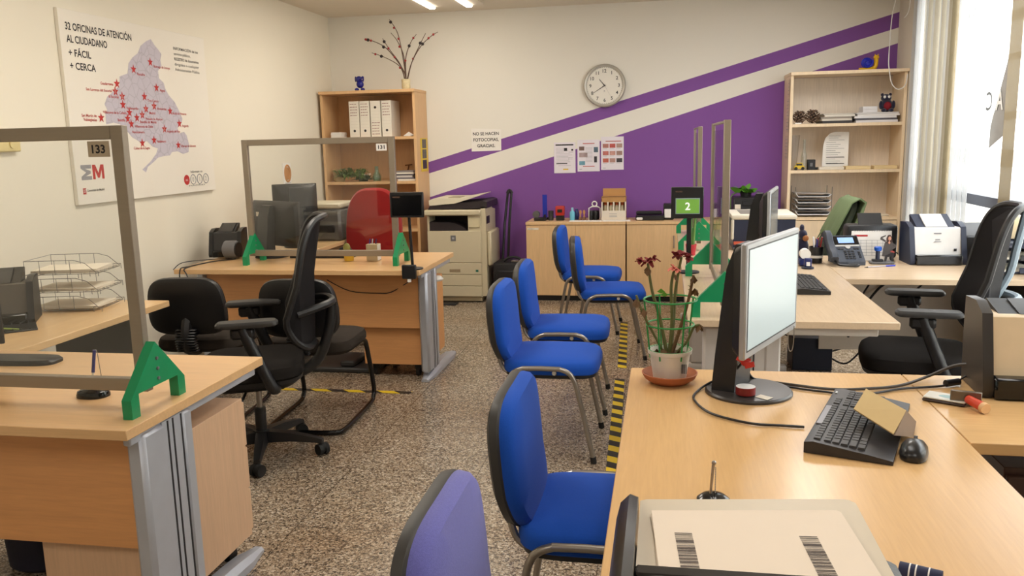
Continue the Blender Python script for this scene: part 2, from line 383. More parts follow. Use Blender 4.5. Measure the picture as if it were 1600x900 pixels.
# strip light on the ceiling, then added fill lights
TUBE = mat('lamp_tube', (255, 250, 240), 0.5, emit=(255, 246, 230), estr=7)
def fixture(x, y, label):
    t = T('ceiling_light', label, 'light', (x, y, ZC))
    b = B(t); b.box(x-0.30, y-0.62, ZC-0.012, x+0.30, y+0.62, ZC-0.001); P('housing', b, CEIL, t)
    for dx in (-0.17, 0.17): P('tube', B(t).box(x+dx-0.03, y-0.6, ZC-0.03, x+dx+0.03, y+0.6, ZC-0.013, 0.006), TUBE, t)
fixture(-1.91, 7.07, 'twin strip ceiling light above the red chair')
fills = [(-1.91, 6.3, 20), (0.9, 5.9, 30), (-1.7, 3.6, 27), (0.2, 2.4, 13), (-1.6, -0.4, 16), (0.4, -0.6, 16)]  # area fills added below the ceiling, mostly without fixtures, tuned to brighten the room
for i, (x, y, en) in enumerate(fills):
    ld = bpy.data.lights.new('ceiling_fill', 'AREA'); ld.shape = 'RECTANGLE'; ld.size = 0.6; ld.size_y = 1.2; ld.energy = en; ld.color = (1, 0.92, 0.80) if x < -1 else (1, 0.97, 0.93)
    o = bpy.data.objects.new('ceiling_fill', ld); COL.objects.link(o); o.location = (x, y, ZC-0.05)
# daylight through the window
ld = bpy.data.lights.new('window_portal', 'AREA'); ld.shape = 'RECTANGLE'; ld.size = 5.9; ld.size_y = 2.2; ld.cycles.is_portal = True
o = bpy.data.objects.new('window_portal', ld); COL.objects.link(o); o.location = (XR+0.21, 4.51, 1.52); o.rotation_euler = Matrix(((0, 0, 1), (1, 0, 0), (0, 1, 0))).to_euler()
w = bpy.data.worlds.new('sky'); SC.world = w; w.use_nodes = True
bg = w.node_tree.nodes['Background']; bg.inputs[0].default_value = (0.93, 0.97, 1, 1); bg.inputs[1].default_value = 5.6

# ------------------------------------------------------------------ camera
cd = bpy.data.cameras.new('camera'); cam = bpy.data.objects.new('camera', cd); COL.objects.link(cam); SC.camera = cam
cd.sensor_width = 36; cd.lens = 1311.1/1600*36; cd.clip_start = 0.02; cd.clip_end = 200
YW, PT, RL = R(-10.410), R(9.9406), R(-1.3265)
fw = Vector((math.sin(YW)*math.cos(PT), math.cos(YW)*math.cos(PT), -math.sin(PT))); rt = Vector((math.cos(YW), -math.sin(YW), 0)); up = rt.cross(fw)
r2 = rt*math.cos(RL)+up*math.sin(RL); u2 = -rt*math.sin(RL)+up*math.cos(RL)
cam.matrix_world = Matrix(((r2.x, u2.x, -fw.x, 0), (r2.y, u2.y, -fw.y, 0), (r2.z, u2.z, -fw.z, 1.48), (0, 0, 0, 1)))
SC.view_settings.view_transform = 'Standard'; SC.view_settings.look = 'None'; SC.view_settings.exposure = 0.22
SC.cycles.use_denoising = True; SC.cycles.max_bounces = 8; SC.cycles.diffuse_bounces = 4; SC.cycles.transparent_max_bounces = 12
# ------------------------------------------------------------------ furniture kinds
def desk_leg(t, side, x, y0, y1, ax='y', ztop=0.69, foot0=None, foot1=None):
    """C-leg: painted column with a grooved cover, and a long foot. ax: direction the foot runs in; side: +1/-1 outward face"""
    def bx(b, u0, v0, z0, u1, v1, z1, bev=0):
        return b.box(u0, v0, z0, u1, v1, z1, bev) if ax == 'y' else b.box(v0, u0, z0, v1, u1, z1, bev)
    b = B(t); h = (y1-y0)
    bx(b, x-0.06, y0, 0.05, x, y0+h*0.46, ztop, 0.014); bx(b, x-0.055, y0+h*0.40, 0.05, x-0.004, y1-h*0.2, ztop); bx(b, x-0.06, y1-h*0.2, 0.05, x, y1, ztop, 0.008)
    leg = P('leg', b, SIL, t)
    b = B(t); xs = x-0.0035
    for k in (0.505, 0.61, 0.78): bx(b, xs-0.002, y0+h*k-0.0035, 0.055, xs+0.0008, y0+h*k+0.0035, ztop-0.003)
    g = P('groove', b, INK, leg)
    f0 = foot0 if foot0 is not None else y0-0.03; f1 = foot1 if foot1 is not None else y1+0.38
    b = B(t); rings = []
    n = 12
    for i in range(n+1):
        k = i/n; v = f0+(f1-f0)*k
        e = max(0.35, min(1, min(k, 1-k)*7))**0.6
        hw = 0.04*e; zt = (0.028+0.032*math.sin(PI*min(1, k*1.0)))*(0.5+0.5*e)
        pr = [(-hw, 0.002), (-hw, zt*0.6), (-hw*0.55, zt), (hw*0.55, zt), (hw, zt*0.6), (hw, 0.002)]
        rings.append([((x-0.03+u, v, z) if ax == 'y' else (v, x-0.03+u, z)) for u, z in pr])
    P('foot', b.loft(rings), SIL, leg)
    return leg

def pedestal(label, x0, x1, y0, y1, front, m=None, ztop=0.6):
    """drawer unit on castors; front: '+y', '-y', '+x', '-x' """
    t = T('drawer_unit', label, 'drawer unit', ((x0+x1)/2, (y0+y1)/2, 0))
    P('body', B(t).box(x0, y0, 0.085, x1, y1, ztop, 0.002), m or WPK, t)
    zs = [0.10, 0.26, 0.42, ztop-0.012]
    for i in range(3):
        b = B(t); z0, z1 = zs[i], zs[i+1]-0.006
        if front[1] == 'y':
            ya, yb = (y1, y1+0.018) if front[0] == '+' else (y0-0.018, y0)
            b.box(x0+0.003, ya, z0, x1-0.003, yb, z1, 0.003)
        else:
            xa, xb = (x1, x1+0.018) if front[0] == '+' else (x0-0.018, x0)
            b.box(xa, y0+0.003, z0, xb, y1-0.003, z1, 0.003)
        P('drawer', b, m or WPK, t)
    for cx in (x0+0.06, x1-0.06):
        for cy in (y0+0.06, y1-0.06):
            b = B(t); b.cyl((cx-0.012, cy, 0.028), (cx+0.012, cy, 0.028), 0.027, n=14); b.box(cx-0.02, cy-0.015, 0.045, cx+0.02, cy+0.015, 0.086)
            P('castor', b, BLK, t)
    return t

def iso_chair(label, loc, rz, m, group='blue visitor chairs in a row'):
    t = T('visitor_chair', label, 'chair', loc, rz, group)
    # seat cushion, faces +x
    def seat(u, v, w):
        front = max(0, u-0.10); bulge = -0.55*front*front - 0.10*max(0, abs(v)-0.14)
        return (u+0.03, v, 0.452+w+bulge)
    out = superell(0.455, 0.455, 5, 44)
    P('seat', B().pad(out, [(0.93, -0.045), (1.0, -0.03), (1.0, -0.008), (0.97, 0.012), (0.90, 0.022), (0.6, 0.028), (0.2, 0.03)], seat), m, t)
    P('seat_pan', B().pad(out, [(0.86, -0.062), (0.97, -0.05), (0.975, -0.032), (0.9, -0.03)], seat), BLK, t)
    def back(u, v, w):       # u across, v up, w toward the front
        return (-0.205-0.085*v+w-0.42*u*u*0.4+0.10*max(0, -v-0.06), u, 0.622+v)
    ob = []
    for u, v in superell(0.465, 0.385, 3.6, 48):
        k = 1.0-0.16*max(0, -v/0.19)**1.6
        ob.append((u*k, v))
    P('backrest', B().pad(ob, [(0.985, -0.012), (1.0, 0.004), (0.985, 0.022), (0.93, 0.034), (0.6, 0.040), (0.2, 0.042)], back), m, t)
    P('back_shell', B().pad(ob, [(0.5, -0.048), (0.86, -0.044), (0.985, -0.03), (1.008, -0.008), (0.99, 0.0)], back), DGR, t)
    for s in (-1, 1):
        y = s*0.245
        # inverted U on each side: two legs and the seat rail between them
        P('leg', B().tube([(0.24, y, 0.008), (0.17, y, 0.33), (0.145, y, 0.405), (0.12, y, 0.432), (0.085, y, 0.445)], 0.0115, 10, curve=4), CHR, t)
        P('leg', B().tube([(-0.225, y, 0.008), (-0.165, y, 0.33), (-0.145, y, 0.405), (-0.12, y, 0.432), (-0.085, y, 0.445)], 0.0115, 10, curve=4), CHR, t)
        P('seat_rail', B().tube([(0.088, y, 0.445), (0, y, 0.447), (-0.088, y, 0.445)], 0.0115, 10), CHR, t)
        for x in (0.24, -0.225): P('foot_cap', B().cyl((x+0.0, y, 0.0), (x-0.004*(1 if x > 0 else -1), y, 0.03), 0.0145, n=10), RUB, t)
    P('back_support', B().tube([(0.06, -0.16, 0.40), (-0.12, -0.17, 0.395), (-0.19, -0.165, 0.42), (-0.215, -0.16, 0.49), (-0.235, -0.15, 0.60)], 0.0105, 8, curve=4).tube([(0.06, 0.16, 0.40), (-0.12, 0.17, 0.395), (-0.19, 0.165, 0.42), (-0.215, 0.16, 0.49), (-0.235, 0.15, 0.58)], 0.0105, 8, curve=4).tube([(0.06, -0.245, 0.425), (0.06, -0.16, 0.40), (0.06, 0.16, 0.40), (0.06, 0.245, 0.425)], 0.0105, 8), CHR, t)
    return t

def task_chair(label, loc, rz, group=None, strip=False):
    """black mesh office chair facing +x"""
    t = T('office_chair', label, 'office chair', loc, rz, group)
    def seat(u, v, w):
        return (u+0.02, v, 0.475+w-0.9*max(0, u-0.13)**2-0.06*max(0, abs(v)-0.16))
    out = superell(0.49, 0.50, 4, 44, 1, 1)
    P('seat', B().pad(out, [(0.92, -0.06), (1, -0.04), (1, -0.012), (0.97, 0.008), (0.88, 0.02), (0.4, 0.026), (0.1, 0.026)], seat), BFAB, t)
    P('seat_shell', B().pad(out, [(0.5, -0.115), (0.82, -0.10), (0.96, -0.07), (0.98, -0.05), (0.9, -0.045)], seat), BLK, t)
    # tall mesh back, S-curved
    def bx(v):  # x position along height
        return -0.20-0.17*max(0, v-0.12)+0.035*math.sin(PI*min(1, max(0, v)/0.30))
    def back(u, v, w):
        h = v+0.30
        return (bx(h)-0.075+w+2.0*u*u, u, 0.545+h)
    ob = []
    for u, v in superell(0.46, 0.62, 6, 56):
        k = 1.0-0.10*(v/0.31 if v > 0 else 0)**2-0.12*max(0, -v/0.31)**2
        ob.append((u*k, v))
    P('backrest', B().pad(ob, [(0.94, -0.012), (0.965, 0.0), (0.94, 0.012), (0.5, 0.014), (0.1, 0.014)], back), MESHF, t)
    # frame ring round the mesh
    ring = [back(u*0.965, v*0.985, -0.006) for u, v in ob]
    P('back_frame', B().tube(ring, 0.016, 8, closed=True), BLK, t)
    if strip: P('spine_strip', B().tube([back(0, v, -0.03) for v in (-0.28, -0.15, 0, 0.12, 0.22, 0.295)], 0.018, 8, curve=3), mat('grey_blue_frame', (150, 166, 176), 0.4), t, 'grey-blue strip')
    P('lumbar_loop', B().tube([back(0.19, -0.13, -0.03), (-0.33, 0.13, 0.74), (-0.375, 0, 0.74), (-0.33, -0.13, 0.74), back(-0.19, -0.13, -0.03)], 0.018, 8, curve=5), BLK if not strip else mat('grey_blue_frame'), t)
    P('spine', B().tube([(-0.37, 0, 0.735), (-0.35, 0, 0.60), (-0.28, 0, 0.44), (-0.12, 0, 0.37), (0, 0, 0.36)], 0.026, 10, curve=5), BLK, t)
    P('mechanism', B().box(-0.14, -0.09, 0.335, 0.14, 0.09, 0.395, 0.02), BLK, t)
    for s in (-1, 1):
        a = P('armrest', B().tube([(-0.08, s*0.12, 0.375), (-0.09, s*0.235, 0.385), (-0.07, s*0.262, 0.42), (-0.01, s*0.262, 0.57), (0.035, s*0.262, 0.685)], 0.027, 10, curve=4).box(-0.02, s*0.262-0.02, 0.635, 0.085, s*0.262+0.02, 0.69, 0.012), BLK, t)
        P('arm_pad', B().pad(superell(0.27, 0.085, 5, 32), [(0.9, 0.0), (1, 0.007), (1, 0.018), (0.92, 0.027), (0.3, 0.029)], lambda u, v, w, s=s: (u+0.01, v+s*0.262, 0.690+w)), DGR, a)
    P('gas_spring', B().cyl((0, 0, 0.2), (0, 0, 0.345), 0.014, n=14), CHR, t)
    P('column', B().cyl((0, 0, 0.085), (0, 0, 0.235), 0.027, n=18), BLK, t)
    b = B(); b.cyl((0, 0, 0.065), (0, 0, 0.125), 0.048, 0.04, n=18); P('hub', b, BLK, t)
    P('lever', B().tube([(0.04, 0.1, 0.36), (0.06, 0.23, 0.34), (0.09, 0.25, 0.335)], 0.007, 6), BLK, t)
    for k in range(5):
        a = R(-68+72*k)-rz
        c, s_ = math.cos(a), math.sin(a)
        b = B(); rings = []
        for q, hw, z0, z1 in ((0.03, 0.032, 0.065, 0.12), (0.15, 0.027, 0.072, 0.112), (0.27, 0.02, 0.066, 0.09), (0.305, 0.016, 0.062, 0.08)):
            rings.append([(q*c-u*s_, q*s_+u*c, z) for u, z in ((-hw, z0), (hw, z0), (hw*0.75, z1), (-hw*0.75, z1))])
        arm = P('base_arm', b.loft(rings), BLK, t)
        cx, cy = 0.30*c, 0.30*s_; a2 = a+0.9; d = Vector((math.cos(a2), math.sin(a2), 0)); q = Vector((cx, cy, 0))
        b = B()
        for o_ in (-0.016, 0.016): b.cyl(q+d*(o_-0.010)+Vector((0, 0, 0.029)), q+d*(o_+0.010)+Vector((0, 0, 0.029)), 0.028, n=16)
        b.cyl(q+Vector((0, 0, 0.03)), q+Vector((0, 0, 0.07)), 0.008, n=8); b.ell((cx, cy, 0.036), (0.026, 0.026, 0.026), 12, 6)
        P('castor', b, RUB, arm)
    return t

def sled_chair(label, loc, rz):
    """black cantilever visitor chair facing +y with moulded back"""
    t = T('cantilever_chair', label, 'chair', loc, rz, 'black cantilever visitor chairs at the far left desk')
    P('seat', B().pad(superell(0.47, 0.45, 4.5, 40), [(0.93, -0.055), (1, -0.035), (1, -0.01), (0.96, 0.012), (0.85, 0.022), (0.3, 0.026)], lambda u, v, w: (u, v+0.02, 0.455+w-0.7*max(0, v-0.12)**2)), GFAB, t)
    def back(u, v, w): return (u, -0.235+0.12*u*u*1.0-0.10*v+w, 0.66+v)
    ob = []
    for u, v in superell(0.42, 0.31, 4.2, 44):
        ob.append((u*(1-0.10*max(0, v/0.155)), v))
    P('backrest', B().pad(ob, [(1.0, 0.0), (1.0, 0.02), (0.95, 0.04), (0.6, 0.048), (0.2, 0.05)], back), GFAB, t)
    P('back_shell', B().pad(ob, [(0.4, -0.032), (0.85, -0.03), (0.985, -0.018), (1.012, 0.004), (1.0, 0.01)], back), BLK, t)
    b = B()
    for k in range(9): z = 0.42+0.014*k; y = -0.255-0.018*math.sin(k/8*PI); b.box(-0.055, y-0.02, z, 0.055, y+0.02, z+0.010, 0.004)
    b.tube([(0, -0.235, 0.59), (0, -0.262, 0.52), (0, -0.25, 0.43), (0, -0.15, 0.405)], 0.03, 8, curve=3)
    P('bellows', b, BLK, t)
    for s in (-1, 1):
        P('sled_leg', B().tube([(s*0.2, -0.12, 0.412), (s*0.2, 0.12, 0.412), (s*0.205, 0.19, 0.395), (s*0.208, 0.225, 0.34), (s*0.212, 0.30, 0.10), (s*0.212, 0.285, 0.035), (s*0.212, 0.22, 0.015), (s*0.212, -0.05, 0.015), (s*0.205, -0.24, 0.015), (s*0.16, -0.285, 0.015), (0, -0.29, 0.015)], 0.0135, 10, curve=5), BLKG, t)
    return t

def desk_screen(label, number, axis, a0, a1, c, z0, z1, facing, card=True, feet_a=(0, 1), cardm=None, thin=False):
    """protective glass screen in a metal frame standing on two green house-shaped feet; runs along axis from a0 to a1"""
    loc = ((a0+a1)/2, c, 0.73) if axis == 'x' else (c, (a0+a1)/2, 0.73)
    t = T('desk_screen', label, 'protective screen', loc)
    w = 0.038; d = 0.014
    def bx(b, a, z, a2, z2, e=d, bev=0.002): return b.box(a, c-e, z, a2, c+e, z2, bev) if axis == 'x' else b.box(c-e, a, z, c+e, a2, z2, bev)
    b = B(t); bx(b, a0, z0, a0+w, z1); bx(b, a1-w, z0, a1, z1, 0.009 if thin else d); h_ = 0.012 if thin else w; e_ = 0.005 if thin else d; bx(b, a0+w, z1-h_, a1-w, z1, e_); bx(b, a0+w, z0, a1-w, z0+w, e_)
    P('frame', b, ALU, t)
    b = B(t)
    bx(b, a0+w, z0+w, a1-w, z1-w, 0.002, 0); P('glass_pane', b, GLS, t)
    prof = [(-0.135, 0), (-0.135, 0.055), (0, 0.195), (0.135, 0.055), (0.135, 0), (0.098, 0), (0.098, 0.066), (-0.098, 0.066), (-0.098, 0)]
    for k in feet_a:
        lo, hi = ((a0+0.012, a0+0.042) if k == 0 else (a1-0.002, a1+0.028)) if axis == 'x' else ((a0-0.03, a0) if k == 0 else (a1, a1+0.03))
        a = (lo+hi)/2
        for s in (-1, 1):
            b = B(t)
            # two plates clasp the post
            if s == (1 if k else -1):
                if axis == 'x': b.prism([(c+u, 0.73+v) for u, v in prof], 'yz', lo, hi)
                else: b.prism([(c+u, 0.73+v) for u, v in prof], 'xz', lo, hi)
                f = P('foot', b, GRN, t)
                b = B(t)
                for q in (0.085, 0.115, 0.145):
                    if axis == 'x': b.cyl((a-0.0195, c, 0.73+q), (a+0.0195, c, 0.73+q), 0.005, n=10)
                    else: b.cyl((c, a-0.0195, 0.73+q), (c, a+0.0195, 0.73+q), 0.005, n=10)
                P('screw', b, MGR, f)
    if card:
        cw, ch = 0.068, 0.044
        b = B(t).box(a1-w-0.012-cw, c-0.006, z1-w-0.004-ch, a1-w-0.012, c-0.004, z1-w-0.004)
        cd_ = P('number_card', b, cardm or PAPW, t)
        b = B(t).text(number, 0.032, MX(a1-w-0.012-cw/2, c-0.0065, z1-w-0.004-ch/2-0.011), 0.03, 'C', width=0.042)
        P('lettering', b, INK, cd_)
    return t

def monitor(label, loc, rz, w, h, zc, screenm, framem, tilt=0.0, base_r=0.125, neck_back=True, group=None, cat='monitor', off=0.06, stickers=False):
    """flat screen facing +x"""
    t = T('monitor', label, cat, loc, rz, group)
    z0 = zc-loc[2]; fr = 0.018
    b = B(); b.box(off-0.012, -w/2, z0-h/2, off+0.006, w/2, z0+h/2, 0.004)
    P('bezel', b, framem, t)
    P('screen_rim', B().box(off+0.0058, -w/2+fr-0.004, z0-h/2+fr*1.4-0.005, off+0.0066, w/2-fr+0.009, z0+h/2-fr+0.004), BLK, t)
    P('screen', B().box(off+0.0066, -w/2+fr, z0-h/2+fr*1.4, off+0.0075, w/2-fr, z0+h/2-fr), screenm, t)
    b = B(); b.loft([[(off-0.01, u, z0+v) for u, v in rrect(w-0.006, h-0.006, 0.01, 3)], [(off-0.035, u, z0+v) for u, v in rrect(w-0.03, h-0.03, 0.02, 3)], [(off-0.06, u, z0+v*0.8) for u, v in rrect(w*0.62, h*0.72, 0.03, 3)]])
    bk = P('back_shell', b, BLK, t)
    if stickers:
        b = B()
        for u in (0.062, 0.115): b.box(off-0.0625, u, z0+0.05, off-0.0605, u+0.036, z0+0.08)
        b2 = P('sticker', b, PAPW, bk, 'white stickers')
    b = B(); b.loft([[(-0.09, -0.065, 0.01), (-0.02, -0.065, 0.01), (-0.02, 0.065, 0.01), (-0.09, 0.065, 0.01)], [(-0.082, -0.06, 0.12), (-0.014, -0.06, 0.12), (-0.014, 0.06, 0.12), (-0.082, 0.06, 0.12)], [(off-0.115, -0.055, z0+0.06), (off-0.05, -0.055, z0+0.06), (off-0.05, 0.055, z0+0.06), (off-0.115, 0.055, z0+0.06)], [(off-0.09, -0.05, z0+h*0.42), (off-0.058, -0.05, z0+h*0.42), (off-0.058, 0.05, z0+h*0.42), (off-0.09, 0.05, z0+h*0.42)]])
    P('stand_neck', b, BLK, t)
    P('base', B().lathe([(base_r, 0.0), (base_r, 0.006), (base_r*0.96, 0.011), (base_r*0.3, 0.013)], (0, 0, 0), 40), BLK if base_r < 0.12 else mat('stand_grey', (62, 58, 56), 0.35), t)
    return t

def keyboard(label, loc, rz, w=0.45, d=0.15, rest=0.0, keys_as_parts=False):
    """long axis along local x, front (space bar) toward -y"""
    t = T('keyboard', label, 'keyboard', loc, rz)
    D = d+rest
    prof = [(-D/2, 0.0), (-D/2, 0.009), (-D/2+rest, 0.016), (D/2-0.02, 0.030), (D/2, 0.026), (D/2, 0.0)]
    P('case', B().prism(prof, 'yz', -w/2, w/2), BLK if not keys_as_parts else mat('keyboard_case', (46, 43, 44), 0.45), t)
    KM = mat('key_grey', (58, 55, 54), 0.5) if keys_as_parts else BLK
    rows = [(0.90, [(x, 1) for x in range(15)]), (0.70, [(x, 1) for x in range(13)]+[(13, 2)]), (0.54, [(0, 1.5)]+[(x+1.5, 1) for x in range(12)]+[(13.5, 1.5)]), (0.38, [(0, 1.8)]+[(x+1.8, 1) for x in range(11)]+[(12.8, 2.2)]), (0.22, [(0, 2.3)]+[(x+2.3, 1) for x in range(10)]+[(12.3, 2.7)]), (0.06, [(0, 1.5), (1.5, 1.2), (2.7, 1.2), (3.9, 6), (9.9, 1.2), (11.1, 1.2), (12.3, 1.3), (13.6, 1.4)])]
    u = w*0.92/22.5; x00 = -w*0.46; ks = []
    pad_ = [(15.5+i, r) for r in range(6) for i in range(3) if not (r == 2 and False)]+[(19+i, r) for r in range(1, 6) for i in range(4)]
    yk = lambda f: -D/2+rest+0.006+f*(d-0.03)
    for f, ks_ in rows:
        for x, wd in ks_: ks.append((x00+x*u, yk(f), wd*u))
    fr = [r[0] for r in rows]
    for x, r in pad_: ks.append((x00+x*u, yk(fr[r]), u))
    ch = (d-0.03)*0.16
    cache = {}; big = B()
    for x, y, wd in ks:
        z = 0.016+(y+D/2-rest)/(d)*0.013
        if keys_as_parts:
            k = round(wd, 4)
            if k not in cache: cache[k] = B().loft([[(0.0008, 0.0008, 0), (wd-0.0008, 0.0008, 0), (wd-0.0008, ch, 0), (0.0008, ch, 0)], [(0.0025, 0.003, 0.007), (wd-0.0025, 0.003, 0.007), (wd-0.0025, ch-0.002, 0.007), (0.0025, ch-0.002, 0.007)]]).mesh('key', KM)
            if len([o for o in t.children]) < 101: PM('key', cache[k], t, (x, y, z)); continue
        big.loft([[(x+0.0008, y+0.0008, z), (x+wd-0.0008, y+0.0008, z), (x+wd-0.0008, y+ch, z), (x+0.0008, y+ch, z)], [(x+0.0025, y+0.003, z+0.007), (x+wd-0.0025, y+0.003, z+0.007), (x+wd-0.0025, y+ch-0.002, z+0.007), (x+0.0025, y+ch-0.002, z+0.007)]])
    if len(big.bm.verts): P('key_field', big, mat('key_black', (30, 29, 30), 0.5) if not keys_as_parts else KM, t, kind='stuff')
    return t

def doc_scanner(label, loc, rz, w, h, facem, bodym, lettering=None, group=None, tray=True, papers=False, feed=True):
    """sheet-fed scanner facing -y: dark side cheeks, pale sloping front, dark mouth, raised feed at the back"""
    t = T('document_scanner', label, 'scanner', loc, rz, group)
    side = [(-0.09, 0.0), (0.11, 0.0), (0.12, h*0.5), (0.12, h*0.98), (0.02, h*1.0), (-0.045, h*0.90), (-0.08, h*0.42), (-0.10, h*0.1)]
    for s in (-1, 1):
        x = s*(w/2-0.014); P('side_cheek', B().prism(side, 'yz', x-0.014, x+0.014), bodym, t)
    b = B(); b.prism([(-0.075, h*0.24), (-0.045, h*0.86), (-0.03, h*0.88), (0.08, h*0.88), (0.10, h*0.24)], 'yz', -w/2+0.028, w/2-0.028)
    f = P('front_cover', b, facem, t)
    P('output_mouth', B().box(-w/2+0.028, -0.115, 0.0, w/2-0.028, 0.10, h*0.24, 0.006), BLKG, t)
    b = B(); b.prism([(-0.02, h*0.88), (0.11, h*0.86), (0.135, h*1.12), (0.12, h*1.15)] if feed else [(-0.02, h*0.88), (0.10, h*0.86), (0.115, h*0.93), (0.10, h*0.97)], 'yz', -w/2+0.05, w/2-0.05)
    P('feed_tray', b, NAVY if facem == WHT else BLK, t)
    P('feed_guide', B().prism([(-0.028, h*0.895), (-0.005, h*0.90), (0.112, h*1.15), (0.10, h*1.16)] if feed else [(-0.028, h*0.885), (-0.005, h*0.89), (0.095, h*0.975), (0.09, h*0.98)], 'yz', -w*0.18, w*0.2), PAP if papers else DGR, t)
    if lettering:
        yy = lambda z: -0.0755+(z/h-0.24)*0.03/0.62
        M = Matrix.Translation((0, yy(h*0.66)-0.003, h*0.66)) @ Euler((R(90-14), 0, 0)).to_matrix().to_4x4()
        P('lettering', B().text(lettering, 0.018, M, 0.01, 'C'), INKG, f)
    return t
# ------------------------------------------------------------------ near left desk (133)
t = T('desk', 'beech L-shaped desk in the left foreground, with the screen numbered 133', 'desk', (-2.2, 2.35, 0))
P('tabletop', B(t).box(-3.03, 1.95, 0.70, -1.43, 2.745, 0.73, 0.002), [WX], t)
P('return_top', B(t).box(-3.05, 2.7455, 0.70, -2.445, 3.77, 0.73, 0.002), WY, t)
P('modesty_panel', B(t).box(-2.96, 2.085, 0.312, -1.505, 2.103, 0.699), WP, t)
P('side_rail', B(t).box(-1.475, 1.99, 0.668, -1.45, 2.72, 0.699, 0.004), SIL, t)
desk_leg(t, 1, -1.44, 2.03, 2.285, foot0=1.99, foot1=2.68); desk_leg(t, -1, -2.93, 2.03, 2.285, foot0=1.99, foot1=2.68)
P('end_panel', B(t).box(-2.98, 3.60, 0.0, -2.56, 3.62, 0.699), DGR, t, 'dark grey end panel')
pedestal('beech drawer unit under the near left desk, drawers facing the clerk side', -1.89, -1.475, 2.125, 2.655, '+y')
S('waste_bin', B().lathe([(0.10, 0.0), (0.125, 0.02), (0.14, 0.27), (0.135, 0.27), (0.12, 0.02), (0.02, 0.012)], n=28), mat('navy_bin', (22, 24, 48), 0.6), 'dark navy waste bin under the near left desk', 'bin', (-2.22, 2.52, 0))
desk_screen('large metal framed glass screen with a number 133 card, on the near left desk', '133', 'x', -2.43, -1.495, 2.17, 0.775, 1.548, -1, cardm=mat('card_beige', (186, 170, 146), 0.8))
monitor('black monitor cut off by the left photo edge, on the near left desk', (-2.455, 2.585, 0.73), R(46), 0.48, 0.34, 1.0, mat('dark_lcd', (18, 20, 24), 0.12), BLK, base_r=0.07)
P('foot_bar', B().pad(superell(0.34, 0.11, 4, 32), [(1, 0.0), (1, 0.010), (0.94, 0.018), (0.3, 0.020)], lambda u, v, w: (0.10+u*0.73+v*0.68, -0.10-u*0.68+v*0.73, w)), BLK, bpy.data.objects['monitor'])
t = T('pen_stand', 'black oval counter pen stand with a blue chained pen, on the near left desk', 'pen stand', (-1.738, 2.235, 0.73))
P('base', B().pad(superell(0.10, 0.075, 2.4, 30), [(1, 0), (1.0, 0.008), (0.93, 0.018), (0.6, 0.026), (0.2, 0.028)], lambda u, v, w: (u, v, w)), BLKG, t)
pn = P('pen', B().tube([(-0.005, 0, 0.02), (0.004, 0.004, 0.075)], 0.0035, 8), PAPW, t)
P('pen_barrel', B().tube([(0.004, 0.004, 0.075), (0.014, 0.008, 0.145)], 0.0052, 10), mat('pen_blue', (38, 36, 120), 0.3), pn)
P('ball_chain', B().tube([(0.014, 0.008, 0.145), (0.022, 0.008, 0.14), (0.028, 0.006, 0.08), (0.035, 0.004, 0.02), (0.034, 0, 0.008)], 0.0012, 6, curve=3), CHR, t)
# wire letter trays
def wire_tray(label, loc, rz):
    t = T('letter_tray', label, 'letter tray', loc, rz)
    W, D, r = 0.25, 0.33, 0.0016        # open front at +x
    for k in range(3):
        z = 0.012+0.085*k; b = B(); x0, x1 = -D/2, D/2
        b.tube([(x0, -W/2, z), (x1, -W/2, z), (x1, W/2, z), (x0, W/2, z)], r, 6, True)
        for s in (-1, 1):
            b.tube([(x0, s*W/2, z), (x0, s*W/2, z+0.065), (x1-0.10, s*W/2, z+0.065), (x1-0.05, s*W/2, z+0.05), (x1, s*W/2, z+0.004)], r, 6)
            for q in range(4): b.tube([(x0+0.07*q, s*W/2, z), (x0+0.07*q, s*W/2, z+0.065)], r*0.8, 6)
            b.tube([(x1-0.03, s*W/2, z-0.012), (x1-0.03, s*W/2, z+0.012), (x1+0.008, s*W/2, z+0.012), (x1+0.008, s*W/2, z-0.012)], r, 6)
        b.tube([(x0, -W/2, z+0.065), (x0, W/2, z+0.065)], r, 6)
        for q in range(7): b.tube([(x0, -W/2+W*q/6, z), (x1, -W/2+W*q/6, z), (x1+0.004, -W/2+W*q/6, z+0.012)], r*0.8, 6)
        for q in range(5): b.tube([(x0+D*q/5, -W/2, z), (x0+D*q/5, W/2, z)], r*0.7, 6)
        P('wire_shelf', b, STEEL, t)
    for k in range(2):
        b = B(); z = 0.012+0.085*k
        for x in (-D/2+0.0, 0.08):
            for s in (-1, 1): b.tube([(x, s*W/2, z+0.065), (x, s*W/2, z+0.085)], r, 6)
        P('riser', b, STEEL, t)
    return t
lt = (-2.80, 3.56, 0.731); la = R(12)
wire_tray('three-tier chrome wire letter tray holding papers, on the left return desk', lt, la)
for k, n in enumerate(('lowest', 'middle', 'top')):
    b = B(); random.seed(k+3)
    for q in range(4 if k == 2 else 3): b.box(-0.15, -0.105, 0.003+0.004*q, 0.145, 0.105, 0.006+0.004*q, rot=(0, 0, random.uniform(-0.08, 0.08)))
    S('paper_stack', b, PAPW, 'sheets of paper lying in the %s tier of the left wire letter tray' % n, 'papers', (lt[0], lt[1], lt[2]+0.012+0.085*k), la, 'papers in the left wire tray')
doc_scanner('dark grey sheet-fed scanner on the left return desk', (-2.925, 3.215, 0.731), R(32), 0.30, 0.20, mat('scanner_bronze', (88, 82, 74), 0.4, 0.2), BLK)
b = B(); b.box(-0.13, -0.11, 0, 0.13, 0.11, 0.006, 0.002)
for q in range(8): b.box(-0.125+0.032*q, -0.105, 0.006, -0.12+0.032*q, 0.105, 0.012)
S('output_tray', b, BLK, 'flat black ribbed paper output tray in front of the left scanner', 'tray', (-2.80, 3.08, 0.731), R(42))
